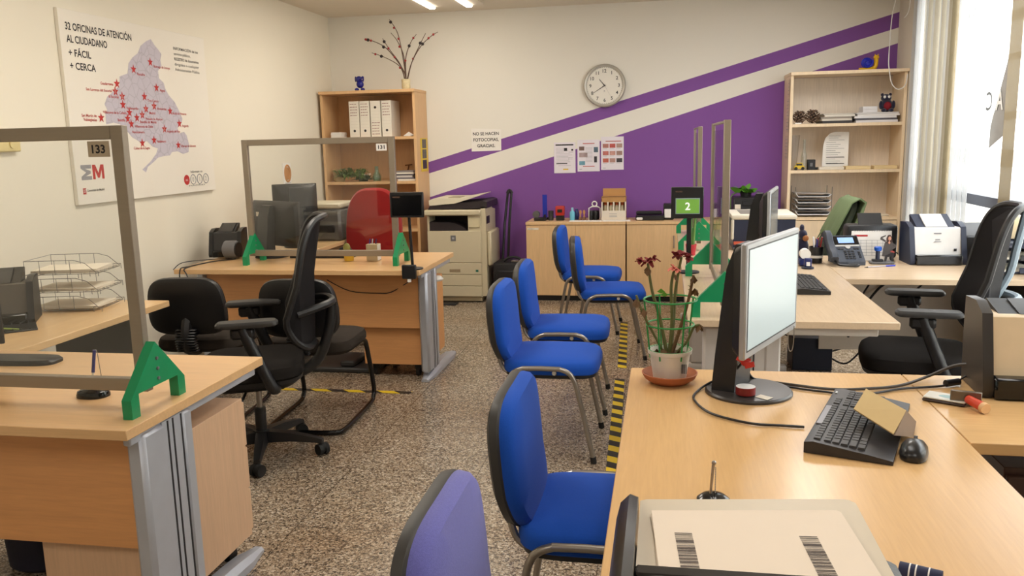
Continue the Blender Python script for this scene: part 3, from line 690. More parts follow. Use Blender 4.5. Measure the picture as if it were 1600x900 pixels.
S('green_cable', B().tube([(-2.90, 2.98, 0.735), (-2.84, 3.03, 0.760), (-2.78, 3.02, 0.752), (-2.70, 3.06, 0.737)], 0.004, 8, curve=6), mat('cable_lime', (150, 170, 70), 0.5), 'lime green cable on the left return desk', 'cable')
t = T('wall_switch_box', 'cream wall box with round switches at the left photo edge', 'wall switch', (XL+0.001, 3.73, 1.52))
P('box', B(t).box(XL+0.001, 3.56, 1.483, XL+0.035, 3.80, 1.556, 0.006), mat('ivory', (226, 208, 150), 0.5), t)
for y in (3.64, 3.74): P('dial', B(t).cyl((XL+0.034, y, 1.52), (XL+0.042, y, 1.52), 0.02, n=20), mat('ivory'), t)

# poster on the left wall
t = T('wall_poster', 'big white poster of a region map with red stars, titled 32 OFICINAS DE ATENCIÓN', 'poster', (XL+0.001, 4.92, 1.18))
PX = -3.216
P('board', B(t).box(XL+0.001, 4.19, 1.18, PX, 5.665, 2.243, 0.002), mat('poster_white', (238, 232, 220), 0.6, var=0.01), t)
MAPO = [(5.025, 2.168), (5.059, 2.136), (5.096, 2.111), (5.128, 2.085), (5.11, 2.049), (5.116, 2.009), (5.074, 1.976), (5.076, 1.93), (5.124, 1.904), (5.138, 1.864), (5.174, 1.824), (5.232, 1.785), (5.277, 1.726), (5.307, 1.678), (5.285, 1.641), (5.237, 1.616), (5.253, 1.579), (5.311, 1.592), (5.341, 1.567), (5.361, 1.505), (5.346, 1.455), (5.276, 1.444), (5.212, 1.463), (5.146, 1.458), (5.121, 1.437), (5.047, 1.434), (4.984, 1.426), (4.94, 1.403), (4.865, 1.371), (4.84, 1.337), (4.805, 1.356), (4.847, 1.377), (4.9, 1.404), (4.967, 1.45), (4.993, 1.484), (4.935, 1.497), (4.882, 1.532), (4.822, 1.521), (4.734, 1.555), (4.686, 1.593), (4.629, 1.631), (4.57, 1.641), (4.5, 1.629), (4.502, 1.693), (4.523, 1.714), (4.503, 1.745), (4.535, 1.789), (4.6, 1.824), (4.658, 1.859), (4.671, 1.914), (4.751, 1.936), (4.77, 1.997), (4.812, 2.034), (4.874, 2.067), (4.91, 2.115), (4.973, 2.149)]
mm = mat('map_lilac', (198, 192, 204), 0.7)
nt = mm.node_tree; N = nt.nodes; L = nt.links
v = N.new('ShaderNodeTexVoronoi'); v.feature = 'DISTANCE_TO_EDGE'; v.inputs['Scale'].default_value = 17; tcn = [n for n in N if n.type == 'TEX_COORD'][0]; L.new(tcn.outputs['Object'], v.inputs['Vector'])
rr = N.new('ShaderNodeMapRange'); rr.inputs[1].default_value = 0.0; rr.inputs[2].default_value = 0.06; rr.inputs[3].default_value = 0.8; rr.inputs[4].default_value = 1; L.new(v.outputs['Distance'], rr.inputs[0])
mu = N.new('ShaderNodeMix'); mu.data_type = 'RGBA'; mu.blend_type = 'MULTIPLY'; mu.inputs[0].default_value = 1; pb = N['Principled BSDF']; L.new(pb.inputs['Base Color'].links[0].from_socket, mu.inputs[6]); L.new(rr.outputs[0], mu.inputs[7]); L.new(mu.outputs[2], pb.inputs['Base Color'])
mp_ = P('region_map', B(t).raw([(PX+0.0006, y, z) for y, z in MAPO], [tuple(range(len(MAPO)))]), mm, t)
STR = [(4.996, 2.024), (4.814, 1.966), (4.637, 1.869), (4.615, 1.823), (4.676, 1.797), (5.038, 1.868), (4.899, 1.806), (4.675, 1.748), (4.993, 1.751), (4.903, 1.731), (5.168, 1.725), (4.731, 1.703), (4.858, 1.693), (4.707, 1.667), (4.8, 1.674), (4.46, 1.666), (5.264, 1.646), (4.738, 1.635), (5.084, 1.608), (4.958, 1.537), (4.831, 1.519), (5.228, 1.503)]
smesh = None
def star(b, y, z, x, r=0.031):
    pts = [(x, y+(r if i % 2 == 0 else r*0.4)*math.sin(PI*i/5), z+(r if i % 2 == 0 else r*0.4)*math.cos(PI*i/5)) for i in range(10)]
    b.raw(pts+[(x, y, z)], [(i, (i+1) % 10, 10) for i in range(10)])
b = B(); star(b, 0, 0, 0); smesh = b.mesh('star', INKR)
for y, z in STR: PM('star', smesh, mp_, (PX+0.0014-t.location.x, y-t.location.y, z-t.location.z))
for y, z in (STR[3], STR[4], STR[8], STR[9], STR[12], STR[18]): P('star_number', B(t).text('1', 0.028, ML(PX+0.0018, y-0.002, z-0.010), 0.0, 'C'), PAPW, mp_)
LN = [('32 OFICINAS DE ATENCIÓN', 0.056, 4.238, 2.135, 0.02, 0.585), ('AL CIUDADANO', 0.056, 4.238, 2.068, 0.02, 0.345), ('+ FÁCIL', 0.054, 4.243, 1.995, 0.02, 0.185), ('+ CERCA', 0.054, 4.243, 1.925, 0.02, 0.215),
      ('Infórmate en', 0.024, 5.35, 1.312, 0.005, 0.15), ('Comunidad de Madrid', 0.019, 4.272, 1.251, 0.015, 0.15), ('MADRID', 0.012, 5.32, 1.222, 0, 0.20)]
for i, (s_, bd) in enumerate((('INFORMACIÓN de los', 0.012), ('servicios públicos,', 0), ('REGISTRO de documentos', 0.012), ('dirigidos a cualquier', 0), ('Administración Pública', 0))): LN.append((s_, 0.026, 5.272, 2.128-0.034*i, bd, 0.30 if i != 1 else 0.2))
for s_, sz, y, z, bd, w_ in LN: P('lettering', B(t).text(s_, sz, ML(PX+0.0008, y, z), bd, 'L', width=w_), INK, t)
LAB = [('Buitrago de Lozoya', 5.03, 2.0, 'L'), ('Rascafría', 4.845, 1.94, 'L'), ('Guadarrama', 4.60, 1.862, 'R'), ('San Lorenzo del Escorial', 4.58, 1.822, 'R'), ('El Escorial', 4.64, 1.79, 'R'), ('Algete', 5.07, 1.852, 'L'), ('Tres Cantos', 4.93, 1.782, 'L'), ('Valdemorillo', 4.705, 1.728, 'L'), ('Alcobendas', 5.02, 1.735, 'L'), ('Madrid', 4.935, 1.705, 'L'), ('Alcalá de Henares', 5.19, 1.71, 'L'), ('Villanueva de la Cañada', 4.70, 1.698, 'R'), ('Pozuelo de Alarcón', 4.89, 1.668, 'L'), ('Boadilla', 4.68, 1.655, 'R'), ('Boadilla del Monte', 4.83, 1.648, 'L'), ('San Martín de', 4.42, 1.675, 'R'), ('Valdeiglesias', 4.42, 1.652, 'R'), ('Arganda', 5.295, 1.63, 'L'), ('Villaviciosa de Odón', 4.77, 1.62, 'L'), ('Arganda del Rey', 5.11, 1.592, 'L'), ('Valdemoro', 4.985, 1.527, 'L'), ('Cubas de la Sagra', 4.74, 1.487, 'L'), ('Navalcarnero', 4.74, 1.585, 'L'), ('Villarejo de Salvanés', 5.255, 1.495, 'L')]
for s_, y, z, al in LAB: P('place_name', B(t).text(s_, 0.023, ML(PX+0.0016, y, z-0.006), 0.008, al), INKR, mp_)
b = B(t); b.prism([(4.335, 1.318), (4.335, 1.40), (4.362, 1.40), (4.385, 1.352), (4.408, 1.40), (4.435, 1.40), (4.435, 1.318), (4.414, 1.318), (4.414, 1.37), (4.393, 1.325), (4.377, 1.325), (4.356, 1.37), (4.356, 1.318)], 'yz', PX+0.0004, PX+0.001); b.box(PX+0.0008, 4.237, 1.238, PX+0.0012, 4.263, 1.272); b.cyl((PX, 5.295, 1.268), (PX+0.0012, 5.295, 1.268), 0.034, n=24)
P('red_emblem', b, INKR, t)
Mr = Matrix(((0, 0, 1, PX+0.0008), (0, 1, 0, 4.235), (-1, 0, 0, 1.408), (0, 0, 0, 1)))
b = B(t); b.prism([(4.237, 1.401), (4.325, 1.401), (4.325, 1.38), (4.272, 1.38), (4.318, 1.366), (4.318, 1.352), (4.272, 1.338), (4.325, 1.338), (4.325, 1.317), (4.237, 1.317), (4.237, 1.336), (4.28, 1.359), (4.237, 1.382)], 'yz', PX+0.0004, PX+0.001)
P('grey_letter', b, INKG, t)
b = B(t)
for i, c in enumerate('012'):
    b = B(t); y = 5.375+0.082*i; b.tube([(PX+0.001, y+0.033*math.cos(2*PI*q/20), 1.268+0.033*math.sin(2*PI*q/20)) for q in range(20)], 0.003, 4, True); b.text(c, 0.045, ML(PX+0.001, y, 1.252), 0.0, 'C')
    P('ringed_digit', b, INKG, t)
b = B(t); b.text('012', 0.02, ML(PX+0.0016, 5.295, 1.260), 0, 'C')
for i in range(7): star(b, 4.243+0.0065*(i % 4)*0.9, 1.262-0.011*(i//4), PX+0.0016, 0.004)
P('white_detail', b, PAP, t)

# ------------------------------------------------------------------ far left desk (131)
t = T('desk', 'beech desk at the far left, by the wall, with the screen numbered 131', 'desk', (-2.2, 5.2, 0))
P('tabletop', B(t).box(-3.04, 4.765, 0.70, -1.435, 5.60, 0.73, 0.002), WX, t)
P('return_top', B(t).box(-3.05, 5.6005, 0.70, -2.505, 6.75, 0.73, 0.002), WY, t)
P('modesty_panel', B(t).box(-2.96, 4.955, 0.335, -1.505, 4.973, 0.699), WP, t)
P('side_rail', B(t).box(-1.475, 4.86, 0.668, -1.45, 5.56, 0.699, 0.004), SIL, t)
desk_leg(t, 1, -1.44, 4.93, 5.17, foot0=4.90, foot1=5.63); desk_leg(t, -1, -2.93, 4.93, 5.17, foot0=4.90, foot1=5.63)
P('end_panel', B(t).box(-3.0, 6.65, 0.0, -2.5, 6.67, 0.699), WPK, t)
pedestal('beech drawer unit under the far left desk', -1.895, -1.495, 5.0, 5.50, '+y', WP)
desk_screen('metal framed glass screen with a number 131 card, on the far left desk', '131', 'x', -2.675, -1.655, 5.08, 0.775, 1.525, -1, cardm=PAP)
b = B(); b.box(-0.5, -0.22, 0.0, 0.35, 0.2, 0.035, 0.01); b.box(0.1, -0.2, 0.035, 0.2, 0.05, 0.075, 0.01)
S('foot_rest', b, DGR, 'dark grey foot rest on the floor under the far left desk', 'foot rest', (-2.2, 5.28, 0))
sled_chair('black padded cantilever chair by the left wall, at the far left desk', (-2.50, 4.20, 0), R(6))
sled_chair('black padded cantilever chair behind the tall mesh chair, at the far left desk', (-1.855, 4.185, 0), R(3))
task_chair('tall black mesh office chair on castors between the two left desks', (-1.925, 3.63, 0), R(204))
monitor('dark monitor with two white stickers on its back, behind the 131 screen', (-2.66, 5.36, 0.73), R(62), 0.50, 0.31, 0.955, mat('dark_lcd'), DGR, base_r=0.115, stickers=True)
monitor('tilted black monitor beside the wall on the far left return desk', (-2.715, 5.92, 0.73), R(124), 0.33, 0.33, 1.035, mat('dark_lcd'), BLKG, base_r=0.11)
t = T('printer', 'grey and cream printer behind the 131 screen, beside the red chair', 'printer', (-2.63, 6.42, 0.73))
P('body', B(t).box(-2.86, 6.25, 0.731, -2.51, 6.60, 0.985, 0.02), mat('printer_grey', (96, 94, 90), 0.45), t)
P('lid', B(t).box(-2.86, 6.25, 0.987, -2.51, 6.60, 1.03, 0.012), CRM, t)
P('paper_slot', B(t).box(-2.80, 6.235, 0.80, -2.56, 6.255, 0.86, 0.003), BLK, t)
doc_scanner('black sheet-fed scanner against the left wall on the far left desk', (-3.02, 5.42, 0.731), R(14), 0.22, 0.19, DGR, BLK)
t = T('speaker', 'round grey and black desk speaker in front of the black scanner', 'speaker', (-2.88, 5.24, 0.731))
P('shell', B(t).loft([[(-2.885+dx, 5.24+0.052*math.cos(a)+0*dx, 0.795+r*math.sin(a)) if False else (-2.90+dx, 5.25+r*math.cos(a), 0.795+r*math.sin(a)) for a in [2*PI*i/24 for i in range(24)]] for dx, r in ((-0.05, 0.045), (-0.04, 0.06), (0.03, 0.062), (0.045, 0.055))]), MGR, t)
P('grille', B(t).cyl((-2.87, 5.245, 0.795), (-2.845, 5.245, 0.795), 0.05, n=24), BLK, t)
keyboard('black keyboard on the far left desk under the 131 screen', (-2.28, 5.36, 0.731), R(180), 0.44, 0.14)
t = T('pen_holder', 'beige card pen holder with pens on the far left desk', 'pen holder', (-1.865, 5.19, 0.731))
P('cup', B(t).box(-1.905, 5.155, 0.731, -1.83, 5.225, 0.84, 0.002), mat('card_tan', (196, 176, 140), 0.8), t)
P('white_side', B(t).box(-1.8295, 5.157, 0.735, -1.8285, 5.223, 0.838), PAP, t)
for i, (dx, c) in enumerate(((0.012, (60, 60, 140)), (0.03, (200, 200, 205)), (0.055, (40, 40, 90)))):
    P('pen', B(t).tube([(-1.905+dx, 5.19, 0.83), (-1.90+dx, 5.195, 0.872)], 0.0045, 8), mat('pen%d' % i, c, 0.35), t)
S('small_pot', B().lathe([(0.03, 0), (0.034, 0.055), (0.031, 0.055), (0.027, 0.004)], n=20), mat('yellow_pot', (232, 190, 60), 0.5), 'small yellow pot on the far left desk', 'pot', (-2.03, 5.17, 0.731))
t = T('desk_ornament', 'small round olive ornament behind the yellow pot on the far left desk', 'ornament', (-2.085, 5.28, 0.731))
P('disc', B(t).ell((-2.085, 5.28, 0.80), (0.026, 0.012, 0.034)), mat('olive_orn', (150, 146, 80), 0.5), t); P('base', B(t).lathe([(0.022, 0), (0.015, 0.02), (0.006, 0.04)], (-2.085, 5.28, 0.731)), mat('olive_orn'), t)
b = B(); b.ell((0, 0, 0.022), (0.05, 0.032, 0.024), 18, 8)
S('computer_mouse', b, BLK, 'black mouse on the far left desk beside the red chair', 'mouse', (-2.20, 5.54, 0.731))
t = T('display_tablet', 'black display tablet on a thin pole, clamped to the corner of the far left desk', 'tablet display', (-1.49, 4.80, 0.73))
sc_ = P('screen_case', B(t).box(-1.592, 4.745, 1.05, -1.388, 4.765, 1.198, 0.004), BLK, t)
P('screen', B(t).box(-1.58, 4.743, 1.062, -1.40, 4.7448, 1.18), BLKG, sc_)
P('lettering', B(t).text('MADRID', 0.012, MX(-1.572, 4.7425, 1.166), 0, 'L'), mat('dim_orange', (150, 110, 90), 0.5), sc_)
P('pole', B(t).cyl((-1.485, 4.80, 0.74), (-1.487, 4.775, 1.06), 0.009, n=12), BLK, t)
P('base', B(t).lathe([(0.055, 0.001), (0.055, 0.008), (0.02, 0.012)], (-1.485, 4.83, 0.73), 24), BLK, t)
P('clamp_box', B(t).box(-1.535, 4.735, 0.685, -1.45, 4.763, 0.768, 0.004), BLK, t)
P('clamp_screw', B(t).cyl((-1.495, 4.75, 0.665), (-1.495, 4.75, 0.685), 0.012, n=12), PAP, t)
S('tablet_cable', B().tube([(-1.46, 4.757, 0.69), (-1.58, 4.945, 0.62), (-1.68, 4.948, 0.565), (-1.76, 4.948, 0.558), (-1.95, 4.95, 0.57), (-2.1, 4.95, 0.64)], 0.003, 6, curve=5), BLK, 'thin black cable hanging on the front panel of the far left desk', 'cable')
S('cable_bundle', B().tube([(-2.86, 5.22, 0.735), (-2.95, 5.08, 0.736), (-3.0, 4.86, 0.734), (-2.99, 4.755, 0.728), (-2.985, 4.75, 0.62), (-2.95, 4.80, 0.45)], 0.004, 6, curve=5).tube([(-2.88, 5.2, 0.735), (-2.92, 5.0, 0.745), (-2.965, 4.78, 0.737), (-2.94, 4.745, 0.70), (-2.90, 4.74, 0.58), (-2.92, 4.80, 0.44)], 0.004, 6, curve=5).tube([(-2.9, 5.25, 0.735), (-3.0, 5.1, 0.745), (-3.12, 5.0, 0.74), (-3.16, 4.95, 0.70)], 0.003, 6, curve=4), BLK, 'black cables draped over the left end of the far left desk', 'cable')
S('plug_bag', B().ell((0, 0, 0), (0.03, 0.05, 0.02)).ell((0.0, 0.04, -0.01), (0.025, 0.04, 0.014)), PAP, 'white plastic bag hanging beside the far left desk leg', 'bag', (-1.455, 5.24, 0.605))
# red chair
t = T('office_chair', 'red fabric office chair behind the far left desk', 'office chair', (-2.265, 6.10, 0), R(-90))
def rback(u, v, w): return (-0.2-0.12*v+w-0.5*u*u, u, 0.82+v)
ob = [(u*(1-0.22*max(0, v/0.31)**2), v) for u, v in superell(0.46, 0.64, 3.6, 44)]
P('backrest', B().pad(ob, [(0.9, -0.05), (1.0, -0.03), (1.0, 0.0), (0.95, 0.02), (0.6, 0.03), (0.2, 0.032)], rback), REDF, t)
P('seat', B().pad(superell(0.48, 0.48, 4, 40), [(0.92, -0.06), (1, -0.04), (1, -0.01), (0.93, 0.015), (0.4, 0.024)], lambda u, v, w: (u+0.03, v, 0.48+w)), REDF, t)
P('back_bar', B().tube([(-0.235, 0, 0.6), (-0.25, 0, 0.45), (-0.1, 0, 0.40), (0, 0, 0.40)], 0.022, 8, curve=4), BLK, t)
P('column', B().cyl((0, 0, 0.07), (0, 0, 0.42), 0.025, n=16), BLK, t)
for k in range(5):
    a = 2*PI*k/5+0.3; c, s_ = math.cos(a), math.sin(a)
    ar = P('base_arm', B().tube([(0.02*c, 0.02*s_, 0.09), (0.29*c, 0.29*s_, 0.07)], 0.02, 8, rb=0.014), BLK, t); P('castor', B().cyl((0.29*c-0.02*s_, 0.29*s_+0.02*c, 0.028), (0.29*c+0.02*s_, 0.29*s_-0.02*c, 0.028), 0.027, n=14), RUB, ar)
t = T('wall_leaflet', 'white leaflet with an orange oval emblem, taped to the left wall', 'leaflet', (XL+0.001, 6.91, 1.14))
P('sheet', B(t).box(XL+0.001, 6.83, 1.13, XL+0.003, 6.99, 1.335), PAP, t)
b = B(t)
for k, q in ((1, 0.07), (0.7, 0.048)): b.tube([(XL+0.004, 6.915+q*0.8*math.cos(2*PI*i/24), 1.245+q*math.sin(2*PI*i/24)) for i in range(24)], 0.008, 6, True)
b.ell((XL+0.004, 6.915, 1.245), (0.001, 0.03, 0.04)); P('emblem', b, mat('emblem_orange', (190, 130, 70), 0.7), t)
b = B(t)
for i in range(3): b.box(XL+0.003, 6.86, 1.14+0.01*i, XL+0.0035, 6.97, 1.143+0.01*i)
P('print_lines', b, INKG, t)
# ------------------------------------------------------------------ back wall: bookcases
def bookcase(label, x0, x1, y0, zt, shelves, m, mi, doors=None):
    t = T('bookcase', label, 'bookcase', ((x0+x1)/2, (y0+YB)/2, 0)); y1 = YB-0.012; th = 0.025
    for xa in (x0, x1-th): P('side_panel', B(t).box(xa, y0+0.02, 0.0, xa+th, y1, zt-0.028, 0.001), m, t)
    P('top_panel', B(t).box(x0-0.004, y0-0.006, zt-0.028, x1+0.004, y1, zt, 0.003), m, t)
    P('back_panel', B(t).box(x0+th, y1-0.01, 0.05, x1-th, y1, zt-0.03), mi, t)
    for z in shelves: P('shelf', B(t).box(x0+th, y0+0.02, z-0.026, x1-th, y1-0.012, z, 0.001), m, t)
    P('plinth', B(t).box(x0+th, y0+0.04, 0.0, x1-th, y0+0.06, 0.06), DGR, t)
    return t
bookcase('beech bookcase in the left back corner, with white binders and a branch vase', -3.205, -2.278, 7.63, 1.975, [1.545, 1.13, 0.68, 0.28], WZ, wood('beech_inside', (206, 160, 112), 'z', 0.5))
bookcase('beech bookcase by the window, with pine cones and a snail ornament', 1.05, 1.985, 7.63, 2.0, [1.565, 1.172, 0.765, 0.30], wood('beech_light', (238, 214, 180), 'z', 0.42), wood('beech_light_in', (244, 230, 212), 'z', 0.5))
P('door', B(bpy.data.objects['bookcase.001']).box(1.08, 7.632, 0.07, 1.515, 7.648, 0.735, 0.001), wood('beech_light', (0, 0, 0), 'z'), bpy.data.objects['bookcase.001'])
P('door', B(bpy.data.objects['bookcase.001']).box(1.52, 7.632, 0.07, 1.955, 7.648, 0.735, 0.001), wood('beech_light', (0, 0, 0), 'z'), bpy.data.objects['bookcase.001'])
# binders
for i, (x0, x1, hole, nm) in enumerate(((-2.942, -2.846, 0.06, 'leftmost of four'), (-2.836, -2.742, 0.06, 'second of four'), (-2.730, -2.634, 0.27, 'third of four, hole at the top'), (-2.622, -2.528, 0.06, 'rightmost of four'))):
    z0, y0 = 1.5455, 7.70
    t = T('box_file', 'white box file in the left bookcase, '+nm, 'box file', ((x0+x1)/2, y0+0.13, z0), 0, 'white box files in the left bookcase')
    P('case', B(t).box(x0, y0, z0, x1, y0+0.27, z0+0.335, 0.002), mat('file_white', (232, 226, 214), 0.7, var=0.02), t)
    P('finger_hole', B(t).cyl(((x0+x1)/2, y0-0.0006, z0+hole*0.335/0.33), ((x0+x1)/2, y0+0.01, z0+hole*0.335/0.33), 0.012, n=18), INK, t)
    b = B(t); xm = (x0+x1)/2
    for q in range(9): b.box(x0+0.01, y0-0.0006, z0+0.03+0.03*q, x1-0.01, y0+0.0001, z0+0.0308+0.03*q)
    P('ruled_line', b, mat('line_grey', (190, 182, 170), 0.7), t)
    random.seed(40+i); b = B(t)
    for q in range(5):
        z = z0+(0.305 if i != 2 else 0.13)-0.026*q; xx = x0+0.012
        if q == 1 and i != 2: pass
        while xx < x1-0.02:
            w_ = random.uniform(0.006, 0.02); b.box(xx, y0-0.001, z, min(xx+w_, x1-0.008), y0, z+0.006); xx += w_+0.005
        b.box(x0+0.01, y0-0.001, z-0.004, x0+0.012, y0, z-0.002)
    P('handwriting', b, mat('hand_ink', (140, 90, 90), 0.7), t)
# blue figurine
t = T('figurine', 'small glossy blue elephant figurine on top of the left bookcase', 'figurine', (-2.83, 7.75, 1.976))
BC = mat('cobalt_glaze', (34, 38, 130), 0.15, var=0.3, scale=40)
b = B(t); b.sharp = 60
b.ell((-2.835, 7.75, 2.038), (0.036, 0.03, 0.036)); b.ell((-2.84, 7.74, 2.083), (0.034, 0.03, 0.03))
b.tube([(-2.825, 7.72, 2.085), (-2.795, 7.705, 2.095), (-2.782, 7.705, 2.104)], 0.013, 10, curve=4, rb=0.009)
for dx in (-0.03, 0.028): b.ell((-2.832+dx, 7.73, 1.99), (0.02, 0.026, 0.014)); 
P('body', b, BC, t)
for s in (-1, 1): P('ear', B(t).ell((-2.84+s*0.036, 7.75, 2.086), (0.008, 0.02, 0.026)), BC, t)
P('tusk', B(t).ell((-2.80, 7.712, 2.082), (0.006, 0.006, 0.004)), WHT, t)
# branch vase
t = T('branch_vase', 'cream vase of dry branches with red and black berries on the left bookcase', 'vase', (-2.394, 7.78, 1.976))
P('vase', B(t).lathe([(0.034, 0.0), (0.042, 0.02), (0.040, 0.06), (0.043, 0.095), (0.039, 0.095), (0.034, 0.02)], (-2.394, 7.78, 1.976), 24), mat('vase_cream', (214, 200, 160), 0.3, var=0.25, scale=60), t)
BRN = mat('twig', (96, 74, 62), 0.8); BR = mat('berry_red', (160, 40, 44), 0.3); BD = mat('berry_black', (34, 22, 28), 0.3)
top = 2.06
tw = [[(-2.39, 7.78, top), (-2.42, 7.77, 2.17), (-2.55, 7.73, 2.35), (-2.67, 7.70, 2.42), (-2.735, 7.68, 2.435)], [(-2.40, 7.78, top), (-2.45, 7.79, 2.19), (-2.60, 7.82, 2.28), (-2.735, 7.84, 2.33)],
      [(-2.39, 7.78, top), (-2.405, 7.76, 2.25), (-2.44, 7.74, 2.48), (-2.51, 7.72, 2.61)], [(-2.395, 7.79, top), (-2.41, 7.80, 2.28), (-2.47, 7.82, 2.42), (-2.54, 7.84, 2.505)],
      [(-2.39, 7.78, top), (-2.39, 7.79, 2.26), (-2.34, 7.80, 2.40), (-2.28, 7.80, 2.475)], [(-2.38, 7.78, top), (-2.33, 7.78, 2.22), (-2.24, 7.77, 2.38), (-2.18, 7.76, 2.475)],
      [(-2.38, 7.77, top), (-2.32, 7.75, 2.22), (-2.22, 7.73, 2.36), (-2.12, 7.72, 2.44), (-2.05, 7.71, 2.475)], [(-2.40, 7.77, top), (-2.43, 7.75, 2.2), (-2.52, 7.72, 2.34), (-2.58, 7.71, 2.44)]]
for pts in tw: P('branch', B(t).tube(pts, 0.0055, 6, curve=5, rb=0.0025), BRN, t)
random.seed(11)
for pts, ks in zip(tw, ((.95, .9, .8, .55, .98), (.9, .75, .3), (.8, .93, .6), (.55,), (.85, .6, .3), (.4, .7), (.85, .55, .7), (.5, .9, .7))):
    for j, k in enumerate(ks):
        f = k*(len(pts)-1); i = min(int(f), len(pts)-2); p = Vector(pts[i]).lerp(Vector(pts[i+1]), f-i)
        P('black_berry' if j % 2 else 'red_berry', B(t).ell((p.x, p.y-0.012, p.z), 0.015 if j % 2 else 0.011, 10, 6), BD if j % 2 else BR, t)
b = B(); 
for q in range(6): b.box(-0.052, -0.07, 0.009*q, 0.052, 0.07, 0.009*q+0.0075, rot=(0, 0, (q % 3-1)*0.04))
S('note_block', b, PAP, 'small stack of white cards at the left end of the binder shelf', 'cards', (-3.07, 7.74, 1.5455))
t = T('paper_bird', 'folded white paper bird beside the rightmost box file', 'origami', (-2.375, 7.74, 1.5455))
P('fold', B(t).raw([(-2.43, 7.74, 1.55), (-2.36, 7.70, 1.547), (-2.36, 7.78, 1.547), (-2.375, 7.74, 1.588), (-2.325, 7.74, 1.556)], [(0, 1, 3), (0, 3, 2), (1, 4, 3), (3, 4, 2)]), PAP, t)
# lower shelf of the left bookcase
b = B(); b.lathe([(0.045, 0), (0.06, 0.03), (0.055, 0.06), (0.06, 0.10), (0.055, 0.118), (0.05, 0.118), (0.045, 0.01)], n=24)
S('woven_pot', b, mat('woven', (176, 150, 104), 0.8, var=0.35, scale=14, stretch=(1, 1, 6)), 'striped woven pot on the left bookcase shelf', 'pot', (-3.09, 7.74, 1.1305))
def leafy(t, name, base, n, spread, length, m, seed, droop=0.5, lw=0.022):
    random.seed(seed); b = B(t)
    for i in range(n):
        a = random.uniform(0, 2*PI); l = length*random.uniform(0.5, 1); e = random.uniform(0.15, 1.1)
        p0 = Vector(base)+Vector((random.uniform(-spread, spread), random.uniform(-spread, spread)*0.4, 0))
        d = Vector((math.cos(a)*math.cos(e), math.sin(a)*math.cos(e)*0.5, math.sin(e))); sd = Vector((-math.sin(a), math.cos(a), 0))*lw*random.uniform(0.7, 1.1)
        p1 = p0+d*l*0.55; p2 = p0+d*l+Vector((0, 0, -droop*l*0.5))
        b.raw([tuple(p0), tuple(p1+sd), tuple(p2), tuple(p1-sd), tuple(p1+Vector((0, 0, -0.004)))], [(0, 1, 4), (1, 2, 4), (2, 3, 4), (3, 0, 4)])
    return P(name, b, m, t)
LEAF = mat('leaf_green', (92, 118, 56), 0.5, var=0.35, scale=30); LEAF2 = mat('leaf_bright', (86, 150, 40), 0.45, var=0.3, scale=30)
t = T('trailing_plant', 'green trailing plant spilling along the left bookcase shelf', 'plant', (-2.93, 7.76, 1.1305))
P('pot', B(t).lathe([(0.04, 0), (0.05, 0.06), (0.047, 0.06), (0.03, 0.01)], (-2.86, 7.78, 1.1305), 20), mat('pot_dark_green', (46, 60, 40), 0.6), t)
leafy(t, 'leaves', (-2.96, 7.70, 1.175), 150, 0.10, 0.19, LEAF, 3, 0.7, 0.014); leafy(t, 'leaves', (-2.84, 7.72, 1.145), 90, 0.07, 0.10, mat('leaf_dark', (60, 84, 44), 0.5, var=0.3), 4, 0.6, 0.010)
leafy(t, 'flowers', (-2.81, 7.69, 1.19), 9, 0.04, 0.03, PAP, 5, 0.2, 0.012)
b = B(); b.lathe([(0.035, 0), (0.042, 0.02), (0.042, 0.05), (0.02, 0.09), (0.018, 0.13), (0.02, 0.14), (0.016, 0.14), (0.014, 0.09), (0.036, 0.045), (0.03, 0.008)], n=24)
S('glass_bottle', b, glass('teal_glass', (0.75, 0.93, 0.9)), 'clear teal glass bottle on the left bookcase beside the plant', 'bottle', (-2.715, 7.75, 1.1305))
PALS = [(228, 222, 210), (110, 106, 116), (200, 194, 190), (64, 58, 70), (224, 218, 206), (140, 132, 130), (235, 230, 220), (90, 86, 84)]
def stack(name, cat, labelf, x0, x1, y0, y1, z, heights, seed, group, cols=PALS):
    random.seed(seed)
    for i, h in enumerate(heights):
        dx = random.uniform(-0.015, 0.015); c = cols[i % len(cols)]
        b = B(); w_, d_ = (x1-x0), (y1-y0)
        b.box(-w_/2, -d_/2, 0, w_/2, d_/2, h-0.0006, 0.001)
        S(name, b, mat('paper_%d_%d_%d' % c, c, 0.7), labelf(i), cat, ((x0+x1)/2+dx, (y0+y1)/2, z), R(random.uniform(-2, 2)), group); z += h
    return z
ORD = ['bottom one', 'second from the bottom', 'third from the bottom', 'fourth from the bottom', 'fifth from the bottom', 'sixth from the bottom', 'top one']
stack('folder', 'folder', lambda i: 'flat folder beside the glass bottle in the left bookcase, %s' % (ORD[i] if i < 5 else 'top one'), -2.50, -2.33, 7.69, 7.92, 1.1305, [0.018, 0.014, 0.02, 0.012, 0.016, 0.014], 6, 'folders in the left bookcase')
t = T('small_figure', 'thin brown ornament standing behind the folders in the left bookcase', 'ornament', (-2.47, 7.98, 1.1305))
P('stand', B(t).tube([(-2.47, 7.98, 1.131), (-2.475, 7.98, 1.22), (-2.46, 7.98, 1.275)], 0.006, 6), mat('orn_brown', (110, 66, 34), 0.5), t); P('bar', B(t).tube([(-2.50, 7.98, 1.268), (-2.43, 7.98, 1.275)], 0.007, 6), mat('orn_brown'), t)
S('dark_box', B().box(-0.09, -0.07, 0, 0.09, 0.07, 0.10, 0.004), mat('box_dark', (52, 56, 60), 0.6), 'dark box on the third shelf of the left bookcase behind the red chair', 'box', (-3.02, 7.76, 0.681))
t = T('photo_card', 'yellow edged photo strip hanging on the side of the left bookcase', 'picture', (-2.277, 7.89, 1.2))
